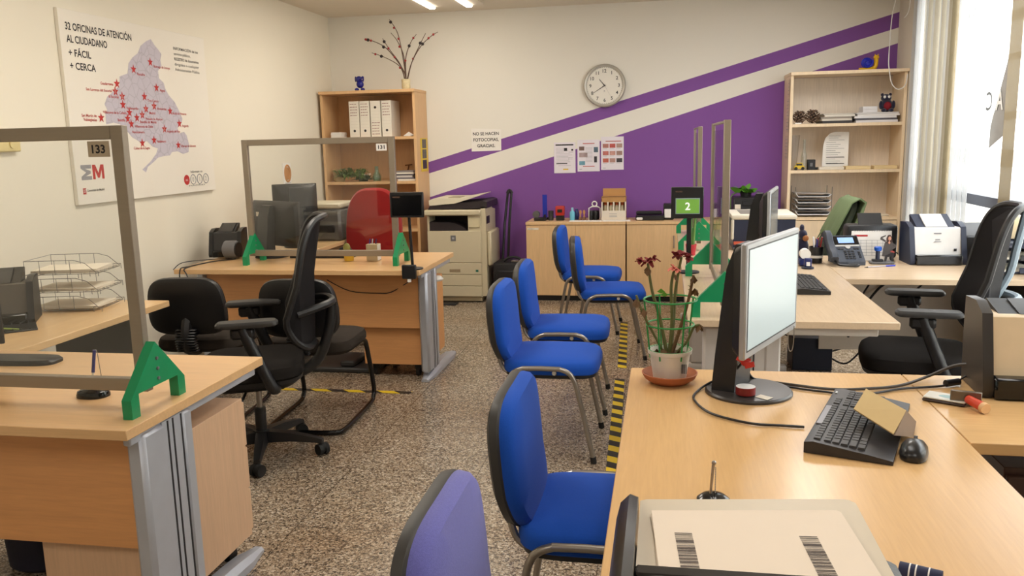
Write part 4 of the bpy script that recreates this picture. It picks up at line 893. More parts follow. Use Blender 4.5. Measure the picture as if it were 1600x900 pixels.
P('card', B(t).box(-2.277, 7.775, 1.21, -2.274, 8.0, 1.525), mat('card_yellow', (226, 196, 60), 0.6), t)
pm = mat('photo_dark', (70, 62, 70), 0.4, var=0.9, scale=14)
for z in (1.235, 1.335, 1.43): P('photo', B(t).box(-2.274, 7.82, z, -2.2735, 7.96, z+0.085), pm, t)

# copier
t = T('copier', 'large cream floor-standing photocopier against the purple wall', 'photocopier', (-1.9, 7.75, 0))
CP = mat('copier_cream', (206, 194, 164), 0.5, var=0.02); CPD = mat('copier_dark', (46, 40, 42), 0.45)
yf, yb_ = 7.50, 8.03
b = B(t); b.box(-2.17, yf+0.02, 0.05, -1.66, yb_, 0.66, 0.003); b.box(-2.17, yf+0.25, 0.66, -1.66, yb_, 0.85); b.box(-2.17, yf+0.03, 0.66, -2.15, yf+0.25, 0.85); b.box(-1.78, yf+0.02, 0.66, -1.66, yf+0.25, 0.85)
P('body', b, CP, t)
P('front_cover', B(t).box(-2.165, yf, 0.378, -1.662, yf+0.018, 0.672, 0.003), CP, t)
lg = P('logo_plate', B(t).box(-1.944, yf-0.003, 0.58, -1.895, yf-0.0005, 0.632), MGR, t)
P('emblem', B(t).box(-1.93, yf-0.004, 0.596, -1.909, yf-0.003, 0.616), ALUL, lg)
for i, (z0, z1) in enumerate(((0.268, 0.373), (0.160, 0.263), (0.060, 0.155))):
    d = P('paper_drawer', B(t).box(-2.165, yf, z0, -1.662, yf+0.018, z1, 0.003), CP, t)
    if i == 0:
        P('handle', B(t).box(-1.965, yf-0.002, 0.288, -1.862, yf+0.004, 0.318, 0.002), mat('copier_recess', (150, 132, 104), 0.6), d); P('size_mark', B(t).box(-1.715, yf-0.002, 0.292, -1.69, yf, 0.312), mat('mark_green', (40, 110, 90), 0.5), d)
P('plinth', B(t).box(-2.15, yf+0.03, 0.012, -1.67, yb_-0.02, 0.05), mat('copier_base', (180, 166, 134), 0.5), t)
b = B(t); b.prism([(-2.15, 0.673), (-1.79, 0.673), (-1.82, 0.70), (-1.90, 0.74), (-2.0, 0.75), (-2.15, 0.755)], 'xz', yf+0.03, yf+0.245); P('output_tray', b, CPD, t)
P('output_cavity', B(t).box(-2.149, yf+0.235, 0.674, -1.781, yf+0.249, 0.84), BLK, t)
b = B(t); b.box(-2.19, yf-0.02, 0.815, -1.655, yf+0.10, 0.868, 0.012); b.box(-2.17, yf+0.02, 0.84, -1.655, yb_, 0.868, 0.004); P('control_panel', b, CP, t)
b = B(t); b.prism([(-2.16, 0.868), (-1.60, 0.878), (-1.60, 0.935), (-1.64, 0.945), (-2.14, 0.905)], 'xz', yf+0.03, yb_); P('scan_unit', b, CPD, t)
P('button_panel', B(t).box(-1.775, yf+0.008, 0.705, -1.67, yf+0.0195, 0.79, 0.002), mat('copier_pale', (216, 204, 168), 0.5), t)
b = B(t); b.prism([(-2.145, 0.907), (-2.148, 0.955), (-2.10, 0.972), (-1.85, 0.970), (-1.655, 1.003), (-1.655, 0.997), (-1.85, 0.938), (-1.95, 0.91)], 'xz', yf+0.03, yb_-0.03); P('document_feeder', b, mat('copier_lid', (222, 214, 190), 0.5), t)
P('feeder_slot', B(t).box(-1.98, yf+0.10, 0.9705, -1.87, yf+0.30, 0.975), mat('copier_slot', (170, 158, 130), 0.6), t)
b = B(t); b.prism([(yf+0.03, 0.06), (yb_-0.05, 0.06), (yb_-0.05, 0.84), (yf+0.06, 0.90), (yf+0.03, 0.89)], 'yz', -1.66, -1.615); P('side_cover', b, CP, t)
b = B(t); b.box(-1.615, yf+0.06, 0.34, -1.575, yb_-0.06, 0.66, 0.012); P('bypass_tray', b, CP, t)
P('connector_panel', B(t).box(-1.6145, yf+0.07, 0.73, -1.612, yf+0.2, 0.80), BLK, t)
for x in (-2.1, -1.72):
    for y in (yf+0.08, yb_-0.08): P('castor', B(t).cyl((x-0.02, y, 0.014), (x+0.02, y, 0.014), 0.0138, n=12), RUB, t)
S('foot_pedal', B().box(-0.12, -0.06, 0, 0.12, 0.06, 0.014, 0.004), BLK, 'flat black plate on the floor in front of the photocopier', 'plate', (-2.0, 7.42, 0.0))
# trolley case
t = T('trolley_case', 'black trolley case with a long raised handle against the purple wall', 'trolley case', (-1.412, 7.72, 0))
b = B(t); b.M = b.M @ Matrix.Translation((-0.012, 0, 0)); b.box(-1.555, 7.55, 0.04, -1.265, 7.85, 0.37, 0.03, 2); P('case', b, mat('black_nylon', (22, 20, 22), 0.6, bump=0.3), t)
P('lid_pocket', B(t).box(-1.53, 7.53, 0.12, -1.27, 7.56, 0.30, 0.012), mat('black_nylon'), t)
b = B(t); b.tube([(-1.515, 7.80, 0.37), (-1.50, 7.86, 0.7), (-1.475, 7.93, 1.0), (-1.44, 7.93, 1.01), (-1.44, 7.93, 1.0), (-1.455, 7.86, 0.7), (-1.465, 7.80, 0.37)], 0.012, 8); P('handle', b, BLK, t)
P('grip', B(t).tube([(-1.48, 7.928, 0.985), (-1.46, 7.932, 1.015), (-1.436, 7.928, 0.985)], 0.017, 8, curve=3), BLK, t)
P('buckle', B(t).box(-1.40, 7.60, 0.37, -1.33, 7.68, 0.385, 0.003), CHR, t)
P('carry_handle', B(t).tube([(-1.48, 7.62, 0.37), (-1.42, 7.62, 0.41), (-1.34, 7.62, 0.41), (-1.28, 7.62, 0.37)], 0.012, 8, curve=4), mat('black_nylon'), t)
for x in (-1.53, -1.27): P('wheel', B(t).cyl((x-0.015, 7.83, 0.035), (x+0.015, 7.83, 0.035), 0.034, n=16), RUB, t)

# low cabinets
CBW = wood('cabinet_beech', (224, 186, 138), 'z', 0.42)
def cabinet(label, x0, x1):
    t = T('low_cabinet', label, 'cabinet', ((x0+x1)/2, 7.84, 0), 0)
    P('body', B(t).box(x0, 7.649, 0.05, x1, 8.04, 0.712), CBW, t)
    P('top', B(t).box(x0-0.002, 7.622, 0.7125, x1+0.002, 8.042, 0.738, 0.002), CBW, t)
    P('plinth', B(t).box(x0+0.01, 7.67, 0.0, x1-0.01, 8.0, 0.049), BLK, t)
    xm = (x0+x1)/2
    for s, xa, xb in ((-1, x0+0.002, xm-0.0015), (1, xm+0.0015, x1-0.002)):
        d = P('door', B(t).box(xa, 7.63, 0.055, xb, 7.648, 0.709, 0.001), CBW, t)
        hx = xm+s*0.035
        P('handle', B(t).tube([(hx, 7.63, 0.50), (hx, 7.605, 0.505), (hx, 7.605, 0.605), (hx, 7.63, 0.61)], 0.005, 8), CHR, d)
    return t
c1 = cabinet('low beech cabinet under the wall clock, left one of the row', -1.258, -0.345)
P('name_strip', B(c1).box(-1.245, 7.6285, 0.667, -1.14, 7.6298, 0.686), PAPW, c1)
P('lettering', B(c1).text('ARMARIO 2', 0.011, MX(-1.238, 7.628, 0.672), 0.0, 'L'), INK, c1)
cabinet('low beech cabinet behind the number display, second of the row', -0.335, 0.578)
cabinet('low beech cabinet behind the big printer, next to the window bookcase', 0.59, 1.03)
zc = 0.7385
t = T('tape_dispenser', 'black tape dispenser at the left end of the low cabinet', 'tape dispenser', (-1.145, 7.78, zc))
P('base', B(t).box(-1.20, 7.74, zc, -1.085, 7.82, zc+0.03, 0.006), BLK, t); P('drum', B(t).cyl((-1.18, 7.75, zc+0.06), (-1.18, 7.81, zc+0.06), 0.032, n=20), mat('tape_grey', (90, 90, 88), 0.4), t); P('cutter', B(t).box(-1.11, 7.75, zc+0.03, -1.095, 7.81, zc+0.055, 0.003), BLK, t)
t = T('ruler', 'upright blue plastic ruler standing on the low cabinet behind the tape dispenser', 'ruler', (-1.115, 7.87, zc))
P('blade', B(t).box(-1.135, 7.87, zc+0.02, -1.09, 7.876, zc+0.235, 0.002), mat('ruler_blue', (40, 56, 170), 0.3), t); P('stand', B(t).box(-1.15, 7.85, zc, -1.08, 7.90, zc+0.022, 0.004), BLK, t)
S('metal_cup', B().lathe([(0.024, 0), (0.025, 0.09), (0.021, 0.09), (0.02, 0.006)], n=20), DGR, 'small dark round cup on the low cabinet beside the red stamp', 'cup', (-1.045, 7.79, zc))
t = T('self_inking_stamp', 'red and black self-inking stamp on the low cabinet', 'stamp', (-0.958, 7.79, zc))
P('base', B(t).box(-0.995, 7.76, zc, -0.92, 7.82, zc+0.045, 0.004), BLK, t); P('cap', B(t).box(-1.0, 7.757, zc+0.046, -0.915, 7.823, zc+0.135, 0.01, 2), mat('stamp_red', (184, 48, 40), 0.35), t); P('window', B(t).box(-0.98, 7.755, zc+0.075, -0.935, 7.757, zc+0.105), BLK, t)
t = T('spray_bottle', 'pale blue little bottle on the low cabinet', 'bottle', (-0.842, 7.77, zc))
P('body', B(t).lathe([(0.022, 0), (0.024, 0.01), (0.024, 0.075), (0.014, 0.09)], (-0.842, 7.77, zc), 18), mat('bottle_blue', (110, 190, 216), 0.25), t); P('cap', B(t).lathe([(0.012, 0.09), (0.012, 0.118), (0.004, 0.12)], (-0.842, 7.77, zc), 14), mat('cap_blue', (150, 200, 222), 0.3), t)
S('dark_bottle', B().lathe([(0.02, 0), (0.021, 0.07), (0.012, 0.085), (0.012, 0.10)], n=16), mat('bottle_navy', (40, 54, 110), 0.3), 'small navy bottle behind the pale blue bottle', 'bottle', (-0.81, 7.86, zc))
for i, x in enumerate((-0.77, -0.735)):
    t = T('hand_stamp', 'wooden handled rubber stamp on the low cabinet, %s of two' % ('left' if i == 0 else 'right'), 'stamp', (x, 7.80, zc), 0, 'wooden hand stamps')
    P('handle', B(t).lathe([(0.008, 0.03), (0.006, 0.05), (0.013, 0.075), (0.008, 0.092)], (x, 7.80, zc), 14), mat('stamp_wood', (190, 140, 90), 0.4), t); P('block', B(t).box(x-0.013, 7.78, zc, x+0.013, 7.82, zc+0.03, 0.003), mat('stamp_block', (120, 84, 60), 0.5), t)
t = T('stamp_rack', 'white wire rack with a round head holding black stamps, on the low cabinet', 'rack', (-0.638, 7.80, zc))
b = B(t); b.tube([(-0.69, 7.80, zc), (-0.69, 7.80, zc+0.11), (-0.66, 7.80, zc+0.125), (-0.61, 7.80, zc+0.125), (-0.585, 7.80, zc+0.11), (-0.585, 7.80, zc)], 0.006, 8); b.tube([(-0.638+0.022*math.cos(a), 7.80, zc+0.150+0.022*math.sin(a)) for a in [2*PI*i/18 for i in range(18)]], 0.006, 8, True)
P('frame', b, WHT, t); P('black_block', B(t).box(-0.70, 7.82, zc, -0.60, 7.88, zc+0.085, 0.008), BLK, t)
for x in (-0.665, -0.628): P('stamp_body', B(t).lathe([(0.014, 0), (0.014, 0.05), (0.018, 0.075), (0.01, 0.09)], (x, 7.77, zc), 14), BLK, t)
# carton with bottles
t = T('display_carton', 'open cardboard carton with a raised flap, holding cream bottles, on the low cabinet', 'carton', (-0.46, 7.84, zc))
KR = mat('kraft', (186, 140, 86), 0.85, var=0.06); CW = mat('carton_white', (222, 212, 196), 0.8)
x0, x1, y0, y1 = -0.572, -0.348, 7.77, 7.90
b = B(t); b.box(x0, y1-0.004, zc, x1, y1, zc+0.215); b.box(x0, y0, zc, x0+0.004, y1, zc+0.20); b.box(x1-0.004, y0, zc, x1, y1, zc+0.20); b.box(x0, y0, zc+0.165, x1, y0+0.004, zc+0.215); b.box(x0, y0, zc+0.211, x1, y1, zc+0.215)
P('box', b, KR, t)
b = B(t); b.box(x0, y0-0.001, zc, x1, y0+0.004, zc+0.088)
for q in range(5): b.box(x0+(x1-x0)*q/4.0*0.96-0.001, y0-0.0005, zc+0.085, x0+(x1-x0)*q/4.0*0.96+0.012, y0+0.004, zc+0.17)
P('front', b, CW, t)
P('flap', B(t).box(x0+0.006, y1-0.006, zc+0.216, x1-0.008, y1-0.002, zc+0.285, rot=(-0.1, 0, 0)), KR, t)
b = B(t)
for q in range(3): b.box(-0.50, y0-0.002, zc+0.03+0.014*q, -0.43, y0-0.001, zc+0.034+0.014*q)
P('print', b, INKG, t)
for i in range(4):
    x = x0+0.032+0.053*i
    u = T('glue_bottle', 'cream bottle with an orange cap in the carton, %s of four' % ('first', 'second', 'third', 'fourth')[i], 'bottle', (x, 7.82, zc+0.001), 0, 'bottles in the carton')
    P('body', B(u).lathe([(0.018, 0), (0.019, 0.11), (0.012, 0.135)], (x, 7.82, zc+0.001), 16), mat('bottle_cream', (222, 208, 176), 0.4), u); P('cap', B(u).lathe([(0.013, 0.135), (0.013, 0.155), (0.006, 0.168)], (x, 7.82, zc+0.001), 14), mat('cap_orange', (206, 92, 44), 0.4), u)
S('paper_sheet', B().box(-0.15, -0.05, 0, 0.15, 0.05, 0.004), PAP, 'white sheets lying along the edge of the left low cabinet', 'paper', (-0.71, 7.69, zc))
S('paper_sheet', B().box(-0.125, -0.05, 0, 0.125, 0.05, 0.006), PAP, 'white sheets lying below the cardboard carton', 'paper', (-0.43, 7.69, zc), R(2))
t = T('paper_cutter', 'long flat black guillotine on the second low cabinet', 'paper cutter', (-0.13, 7.80, zc))
P('bed', B(t).box(-0.258, 7.72, zc, 0.0, 7.92, zc+0.045, 0.006), BLK, t); P('arm', B(t).box(-0.255, 7.74, zc+0.05, -0.02, 7.78, zc+0.085, 0.01), BLK, t); P('white_grip', B(t).box(-0.25, 7.700, zc+0.005, -0.195, 7.719, zc+0.03, 0.006), WHT, t)
t = T('label_printer', 'small black and white label printer beside the guillotine', 'printer', (0.03, 7.82, zc))
P('body', B(t).box(-0.01, 7.76, zc, 0.085, 7.90, zc+0.145, 0.01), BLK, t); P('label_roll', B(t).box(0.0, 7.752, zc+0.02, 0.06, 7.762, zc+0.10, 0.004), WHT, t)
# second black printer with plant, on the third cabinet
t = T('printer', 'small black printer with white stickers, behind the big pale-topped printer', 'printer', (0.78, 7.82, zc))
P('body', B(t).box(0.60, 7.70, zc, 0.96, 7.98, zc+0.20, 0.012), mat('printer_black', (34, 34, 36), 0.4), t); P('paper_mouth', B(t).box(0.68, 7.690, zc+0.13, 0.90, 7.702, zc+0.17, 0.004), BLK, t)
for z in (0.045, 0.10): P('sticker', B(t).box(0.615, 7.698, zc+z, 0.665, 7.6995, zc+z+0.04), PAPW, t)
b = B(t).box(0.72, 7.698, zc+0.065, 0.75, 7.6995, zc+0.10); P('logo_plate', b, MGR, t)
t = T('pothos_plant', 'bright green leafy potted plant on top of the small black printer', 'plant', (0.72, 7.84, zc+0.2005))
P('pot', B(t).lathe([(0.045, 0), (0.055, 0.05), (0.052, 0.05), (0.04, 0.01)], (0.72, 7.84, zc+0.2005), 20), DGR, t)
leafy(t, 'leaves', (0.70, 7.80, zc+0.235), 34, 0.09, 0.14, LEAF2, 9, 0.5, 0.034)
P('trailing_stem', B(t).tube([(0.64, 7.80, zc+0.24), (0.585, 7.74, zc+0.21), (0.58, 7.73, zc+0.10), (0.575, 7.73, zc+0.03)], 0.005, 6, curve=4), LEAF, t)

# clock, notices
t = T('wall_clock', 'round silver-rimmed white wall clock above the purple stripe', 'clock', (-0.556, YB-0.001, 1.966))
cx, cz = -0.556, 1.966; yw = YB-0.002
def yring(b, prof, n=56):
    return b.loft([[(cx+r*math.cos(2*PI*i/n), yw-d, cz+r*math.sin(2*PI*i/n)) for i in range(n)] for r, d in prof])
P('rim', yring(B(t), [(0.185, 0.0), (0.196, 0.012), (0.196, 0.035), (0.185, 0.046), (0.170, 0.042), (0.166, 0.028)]), mat('clock_silver', (186, 182, 172), 0.35, 0.4), t)
P('dial', yring(B(t), [(0.168, 0.02), (0.168, 0.03)]), mat('clock_white', (234, 230, 220), 0.5, var=0.01), t)
b = B(t)
for h in range(1, 13):
    a = PI/2-2*PI*h/12; b.text(str(h), 0.044, MX(cx+0.132*math.cos(a), yw-0.031, cz+0.132*math.sin(a)-0.015), 0.012, 'C')
for q in range(60):
    a = 2*PI*q/60; r0, r1 = (0.160, 0.166); 
    b.tube([(cx+r0*math.cos(a), yw-0.031, cz+r0*math.sin(a)), (cx+r1*math.cos(a), yw-0.031, cz+r1*math.sin(a))], 0.001, 4)
P('numerals', b, INK, t)
b = B(t); b.box(cx-0.006, yw-0.0315, cz-0.055, cx-0.002, yw-0.0305, cz-0.043); b.text('A', 0.018, MX(cx, yw-0.031, cz-0.056), 0, 'C'); P('emblem', b, INKG, t)
def hand(nm, ang, l, w_, tail):
    a = PI/2-R(ang); c, s_ = math.cos(a), math.sin(a)
    P(nm, B(t).raw([(cx-c*tail-s_*w_, yw-0.033, cz-s_*tail+c*w_), (cx-c*tail+s_*w_, yw-0.033, cz-s_*tail-c*w_), (cx+c*l+s_*w_*0.6, yw-0.033, cz+s_*l-c*w_*0.6), (cx+c*l-s_*w_*0.6, yw-0.033, cz+s_*l+c*w_*0.6)], [(0, 1, 2, 3)]).cyl((cx, yw-0.034, cz), (cx, yw-0.031, cz), 0.008, n=12), INK if nm != 'second_hand' else INKG, t)
hand('hour_hand', 320, 0.078, 0.0035, 0.0); hand('minute_hand', 238, 0.118, 0.003, 0.0); hand('second_hand', 150, 0.11, 0.0008, 0.02)
t = T('notice', 'white notice reading NO SE HACEN FOTOCOPIAS, GRACIAS on the back wall', 'notice', (-1.696, YB-0.001, 1.39))
P('sheet', B(t).raw([(-1.845, yw, 1.388), (-1.552, yw, 1.392), (-1.550, yw, 1.592), (-1.843, yw, 1.608)], [(0, 1, 2, 3)]), PAP, t)
b = B(t)
for i, (s_, w_) in enumerate((('NO SE HACEN', 0.255), ('FOTOCOPIAS,', 0.25), ('GRACIAS.', 0.175))): b.text(s_, 0.042, MX(-1.70, yw-0.001, 1.54-0.057*i), 0.02, 'C', width=w_)
P('lettering', b, INK, t)
def sheet(label, x0, x1, z0, z1):
    t = T('wall_sheet', label, 'notice', ((x0+x1)/2, YB-0.001, z0), 0, 'information sheets on the purple wall')
    P('paper', B(t).box(x0, yw-0.002, z0, x1, yw, z1), mat('paper_cool', (232, 226, 234), 0.7, var=0.02), t)
    return t
G = lambda nm, c: mat('print_'+nm, c, 0.7, var=0.5, scale=25)
y = yw-0.0025
def bxs(t, nm, L_, m): 
    b = B(t)
    for a in L_: b.box(a[0], y-0.0005, a[1], a[2], y+0.0003, a[3])
    P(nm, b, m, t)
t = sheet('grey text sheet with black header bars, leftmost of three sheets on the purple wall', -1.041, -0.836, 1.166, 1.455)
bxs(t, 'header_bar', [(-1.025, 1.425, -0.855, 1.437), (-1.02, 1.252, -0.915, 1.26)], INK)
bxs(t, 'text_lines', [(-1.02+0.0*i, 1.40-0.013*i, -0.945+0.02*(i % 3)+(0.04 if i > 3 else 0), 1.402-0.013*i) for i in range(11)]+[(-1.0, 1.235, -0.88, 1.237), (-0.90, 1.36, -0.857, 1.364), (-0.90, 1.27, -0.898, 1.31), (-0.90, 1.308, -0.86, 1.31)], INKG)
bxs(t, 'picture', [(-0.945, 1.376, -0.915, 1.402), (-0.875, 1.375, -0.857, 1.392)], INK); bxs(t, 'yellow_box', [(-0.955, 1.196, -0.905, 1.207)], mat('print_yellow', (226, 190, 60), 0.7))
t = sheet('sheet with small pictures and two red bars, middle of three on the purple wall', -0.817, -0.606, 1.178, 1.475)
bxs(t, 'red_bar', [(-0.765, 1.435, -0.655, 1.443), (-0.765, 1.222, -0.655, 1.230)], mat('print_red', (190, 96, 88), 0.7))
bxs(t, 'picture', [(-0.80, 1.375, -0.752, 1.412)], G('a', (120, 96, 90))); bxs(t, 'picture', [(-0.80, 1.312, -0.722, 1.355)], G('b', (170, 150, 150))); bxs(t, 'picture', [(-0.80, 1.238, -0.745, 1.275)], G('c', (110, 160, 180))); bxs(t, 'picture', [(-0.662, 1.356, -0.622, 1.405)], G('d', (90, 110, 124))); bxs(t, 'picture', [(-0.66, 1.262, -0.632, 1.318)], G('e', (60, 54, 60)))
bxs(t, 'text_lines', [(-0.74, 1.40-0.012*i, -0.675, 1.402-0.012*i) for i in range(12)]+[(-0.80, 1.198, -0.775, 1.202)], INKG)
t = sheet('sheet with a grid of nine small photographs, rightmost of three on the purple wall', -0.594, -0.381, 1.19, 1.498)
bxs(t, 'red_bar', [(-0.55, 1.452, -0.405, 1.459)], mat('print_red')); 
for r_ in range(3):
    for c_ in range(3): bxs(t, 'photo', [(-0.577+0.064*c_, 1.395-0.068*r_, -0.523+0.064*c_, 1.433-0.068*r_)], G('p%d%d' % (r_, c_), [(176, 120, 110), (190, 90, 84), (170, 140, 130), (184, 110, 104), (200, 150, 140), (160, 130, 120), (188, 100, 84), (180, 140, 130), (70, 66, 70)][r_*3+c_]))
bxs(t, 'text_lines', [(-0.577+0.064*(i % 3), 1.385-0.068*(i//3), -0.535+0.064*(i % 3), 1.387-0.068*(i//3)) for i in range(9)]+[(-0.577, 1.205, -0.55, 1.209)], INKG)

# ------------------------------------------------------------------ window bookcase contents
SH1, SH2, SH3 = 1.5655, 1.1725, 0.7655
PC = mat('pine_cone', (120, 96, 80), 0.8, var=0.75, scale=45)
for i, (x, r) in enumerate(((1.147, 0.052), (1.254, 0.056))):
    t = T('pine_cone', 'brown open pine cone on the window bookcase, %s of two' % ('left' if i == 0 else 'right'), 'pine cone', (x, 7.75, SH1), 0, 'pine cones on the window bookcase')
    P('core', B(t).ell((x, 7.75, SH1+r), (r*0.5, r*0.5, r*0.92)), mat('pine_core', (48, 36, 30), 0.9), t)
    b = B(t)
    for k in range(70):
        z = (k+0.5)/70; a = k*2.399963; rr = r*math.sin(PI*(0.12+0.8*z))**0.7
        c, s_ = math.cos(a), math.sin(a); zc_ = SH1+r*0.1+1.85*r*z
        rr *= 1.12; tip = Vector((x+c*rr, 7.75+s_*rr, zc_+0.014)); bs = Vector((x+c*rr*0.45, 7.75+s_*rr*0.45, zc_-0.004)); sd = Vector((-s_, c, 0))*0.012
        b.raw([tuple(bs), tuple(tip+sd), tuple(tip+Vector((c*0.004, s_*0.004, 0.004))), tuple(tip-sd), tuple(tip+Vector((0, 0, -0.007)))], [(0, 1, 2, 3), (0, 1, 4), (0, 4, 3), (1, 2, 4), (2, 3, 4)])
    P('scales', b, PC, t)
S('small_card', B().box(-0.025, -0.02, 0, 0.025, 0.02, 0.012), PAP, 'small white box in front of the left pine cone', 'box', (1.125, 7.685, SH1))
CB = [(60, 58, 60), (214, 206, 194), (150, 140, 130), (224, 218, 206), (196, 188, 176), (70, 66, 66)]
stack('booklet', 'booklet', lambda i: 'booklet in the middle of the pine cone shelf, %s of its pile' % (ORD[i] if i < 4 else 'top one'), 1.33, 1.575, 7.68, 7.95, SH1, [0.022, 0.018, 0.015, 0.017, 0.012], 8, 'booklets beside the pine cones', CB)
zt = stack('magazine', 'magazine', lambda i: 'magazine under the dark plush toy, %s of its pile' % (ORD[i] if i < 4 else 'top one'), 1.60, 1.935, 7.68, 7.94, SH1, [0.02, 0.016, 0.018, 0.016, 0.014], 9, 'magazines under the plush toy', [(222, 220, 224), (90, 88, 96), (232, 230, 232), (228, 224, 222), (210, 206, 206)])
zt2 = stack('notepad', 'notepad', lambda i: 'white notepad beside the plush toy, %s' % ('lower of two', 'upper of two')[i], 1.65, 1.765, 7.69, 7.86, zt, [0.026, 0.024], 10, 'notepads beside the plush toy', [(226, 224, 226)])
t = T('plush_toy', 'dark blue plush toy with a red belly and round white eyes on the magazines', 'plush toy', (1.86, 7.78, zt))
PL = mat('plush_navy', (26, 26, 54), 0.95, bump=0.6, bscale=300, sheen=0.4)
b = B(t); b.sharp = 80; b.ell((1.86, 7.78, zt+0.055), (0.05, 0.042, 0.056)); b.ell((1.852, 7.775, zt+0.118), (0.043, 0.038, 0.034))
for s in (-1, 1): b.ell((1.852+s*0.032, 7.775, zt+0.146), (0.013, 0.012, 0.014)); b.ell((1.86+s*0.05, 7.765, zt+0.06), (0.016, 0.02, 0.036)); b.ell((1.86+s*0.03, 7.745, zt+0.015), (0.02, 0.03, 0.016))
P('body', b, PL, t); P('belly', B(t).ell((1.86, 7.752, zt+0.052), (0.032, 0.02, 0.036)), mat('plush_red', (130, 24, 36), 0.95), t)
for s in (-1, 1): P('eye', B(t).ell((1.85+s*0.017, 7.742, zt+0.126), (0.011, 0.006, 0.012)), WHT, t)
t = T('curved_sheet', 'white printed sheet with a rounded corner leaning in the window bookcase', 'paper', (1.46, 7.80, SH2))
ol = [(1.355, SH2+0.001), (1.572, SH2+0.001), (1.570, SH2+0.318), (1.45, SH2+0.322), (1.41, SH2+0.305), (1.375, SH2+0.265), (1.36, SH2+0.20)]
P('sheet', B(t).prism(ol, 'xz', 7.80, 7.803), PAP, t)
b = B(t)
for i in range(14):
    z = SH2+0.285-0.018*i; b.box(1.385+0.02*(i < 3), 7.7985, z, 1.385+(0.12, 0.10, 0.15, 0.08)[i % 4], 7.7995, z+0.002)
for z in (0.10, 0.045): b.box(1.39, 7.7985, SH2+z, 1.54, 7.7995, SH2+z+0.005)
P('print_lines', b, INK, t)
S('clear_bottle', B().lathe([(0.026, 0), (0.027, 0.12), (0.012, 0.17), (0.011, 0.25), (0.014, 0.262), (0.009, 0.262), (0.009, 0.17), (0.022, 0.12), (0.02, 0.01)], n=24), glass('bottle_clear', (0.93, 0.95, 0.94)), 'tall clear glass bottle on the middle shelf of the window bookcase', 'bottle', (1.197, 7.76, SH2))
S('glass_cone', B().lathe([(0.022, 0), (0.028, 0.1), (0.045, 0.30), (0.043, 0.30), (0.025, 0.1), (0.018, 0.006)], n=24), glass('cone_clear', (0.95, 0.95, 0.95), 0.7), 'clear plastic cone leaning by the left side of the window bookcase', 'vase', (1.135, 7.90, SH2))
t = T('toy_car', 'small yellow and black toy car on the middle shelf of the window bookcase', 'toy car', (1.15, 7.70, SH2))
P('body', B(t).loft([[(x, y, z) for x, y in ((1.11, 7.68), (1.19, 7.68), (1.19, 7.72), (1.11, 7.72))] if False else [(1.15+dx*k, 7.70+dy, z) for dx, dy in ((-0.042, -0.02), (0.042, -0.02), (0.042, 0.02), (-0.042, 0.02))] for k, z in ((1, SH2+0.012), (1, SH2+0.034), (0.7, SH2+0.038), (0.55, SH2+0.062))]), mat('toy_yellow', (220, 186, 40), 0.35), t)
P('windows', B(t).box(1.125, 7.679, SH2+0.04, 1.172, 7.72, SH2+0.056), BLKG, t)
for x in (1.122, 1.178): P('wheel', B(t).cyl((x, 7.676, SH2+0.014), (x, 7.724, SH2+0.014), 0.0138, n=14), RUB, t)
t = T('desk_organiser', 'small black box holder on the middle shelf of the window bookcase', 'holder', (1.255, 7.73, SH2))
P('box', B(t).box(1.222, 7.70, SH2, 1.285, 7.77, SH2+0.088, 0.003), BLK, t); P('label', B(t).box(1.24, 7.698, SH2+0.03, 1.262, 7.6995, SH2+0.06), MGR, t); P('lip', B(t).box(1.285, 7.70, SH2, 1.305, 7.75, SH2+0.022, 0.003), BLK, t)
for i, (x0, x1, c) in enumerate(((1.31, 1.515, (222, 212, 196)), (1.527, 1.73, (226, 200, 150)), (1.757, 1.945, (226, 200, 150)))):
    S('flat_box', B().box(-(x1-x0)/2, -0.06, 0, (x1-x0)/2, 0.06, 0.024+0.004*(i > 0), 0.002), mat('flatbox%d' % (i > 0), c, 0.7), 'flat pale box on the middle shelf of the window bookcase, %s of three' % ('left', 'middle', 'right')[i], 'box', ((x0+x1)/2, 7.72, SH2), 0, 'flat boxes in the window bookcase')
t = T('letter_tray', 'four-tier grey wire letter tray on the lower shelf of the window bookcase', 'letter tray', (1.275, 7.80, SH3))
b = B(t)
for x in (1.125, 1.43):
    for y in (7.69, 7.93): b.tube([(x, y, SH3), (x, y, SH3+0.26)], 0.003, 6)
P('post', b, STEEL, t)
for k in range(4):
    z = SH3+0.02+0.052*k; b = B(t)
    b.loft([[(1.13, 7.69, z+0.03), (1.15, 7.68, z), (1.40, 7.68, z), (1.425, 7.69, z+0.02)], [(1.13, 7.94, z+0.03), (1.15, 7.94, z), (1.40, 7.94, z), (1.425, 7.94, z+0.02)]], cap=False)
    b.tube([(1.13, 7.685, z+0.03), (1.15, 7.675, z), (1.40, 7.675, z), (1.425, 7.685, z+0.02)], 0.004, 6)
    P('tray', b, mat('tray_grey', (226, 226, 228), 0.5), t)
S('loose_papers', B().box(-0.12, -0.1, 0, 0.12, 0.1, 0.008, rot=(0, 0, 0.1)).box(-0.10, -0.09, 0.009, 0.13, 0.1, 0.014, rot=(0, 0, -0.08)).box(-0.13, -0.08, 0.015, 0.0, 0.08, 0.018, rot=(0.0, 0, 0.3)), PAPW, 'loose papers on the lower shelf of the window bookcase', 'papers', (1.78, 7.79, SH3))
t = T('snail_ornament', 'shiny blue and yellow snail ornament on top of the window bookcase', 'ornament', (1.70, 7.80, 2.001))
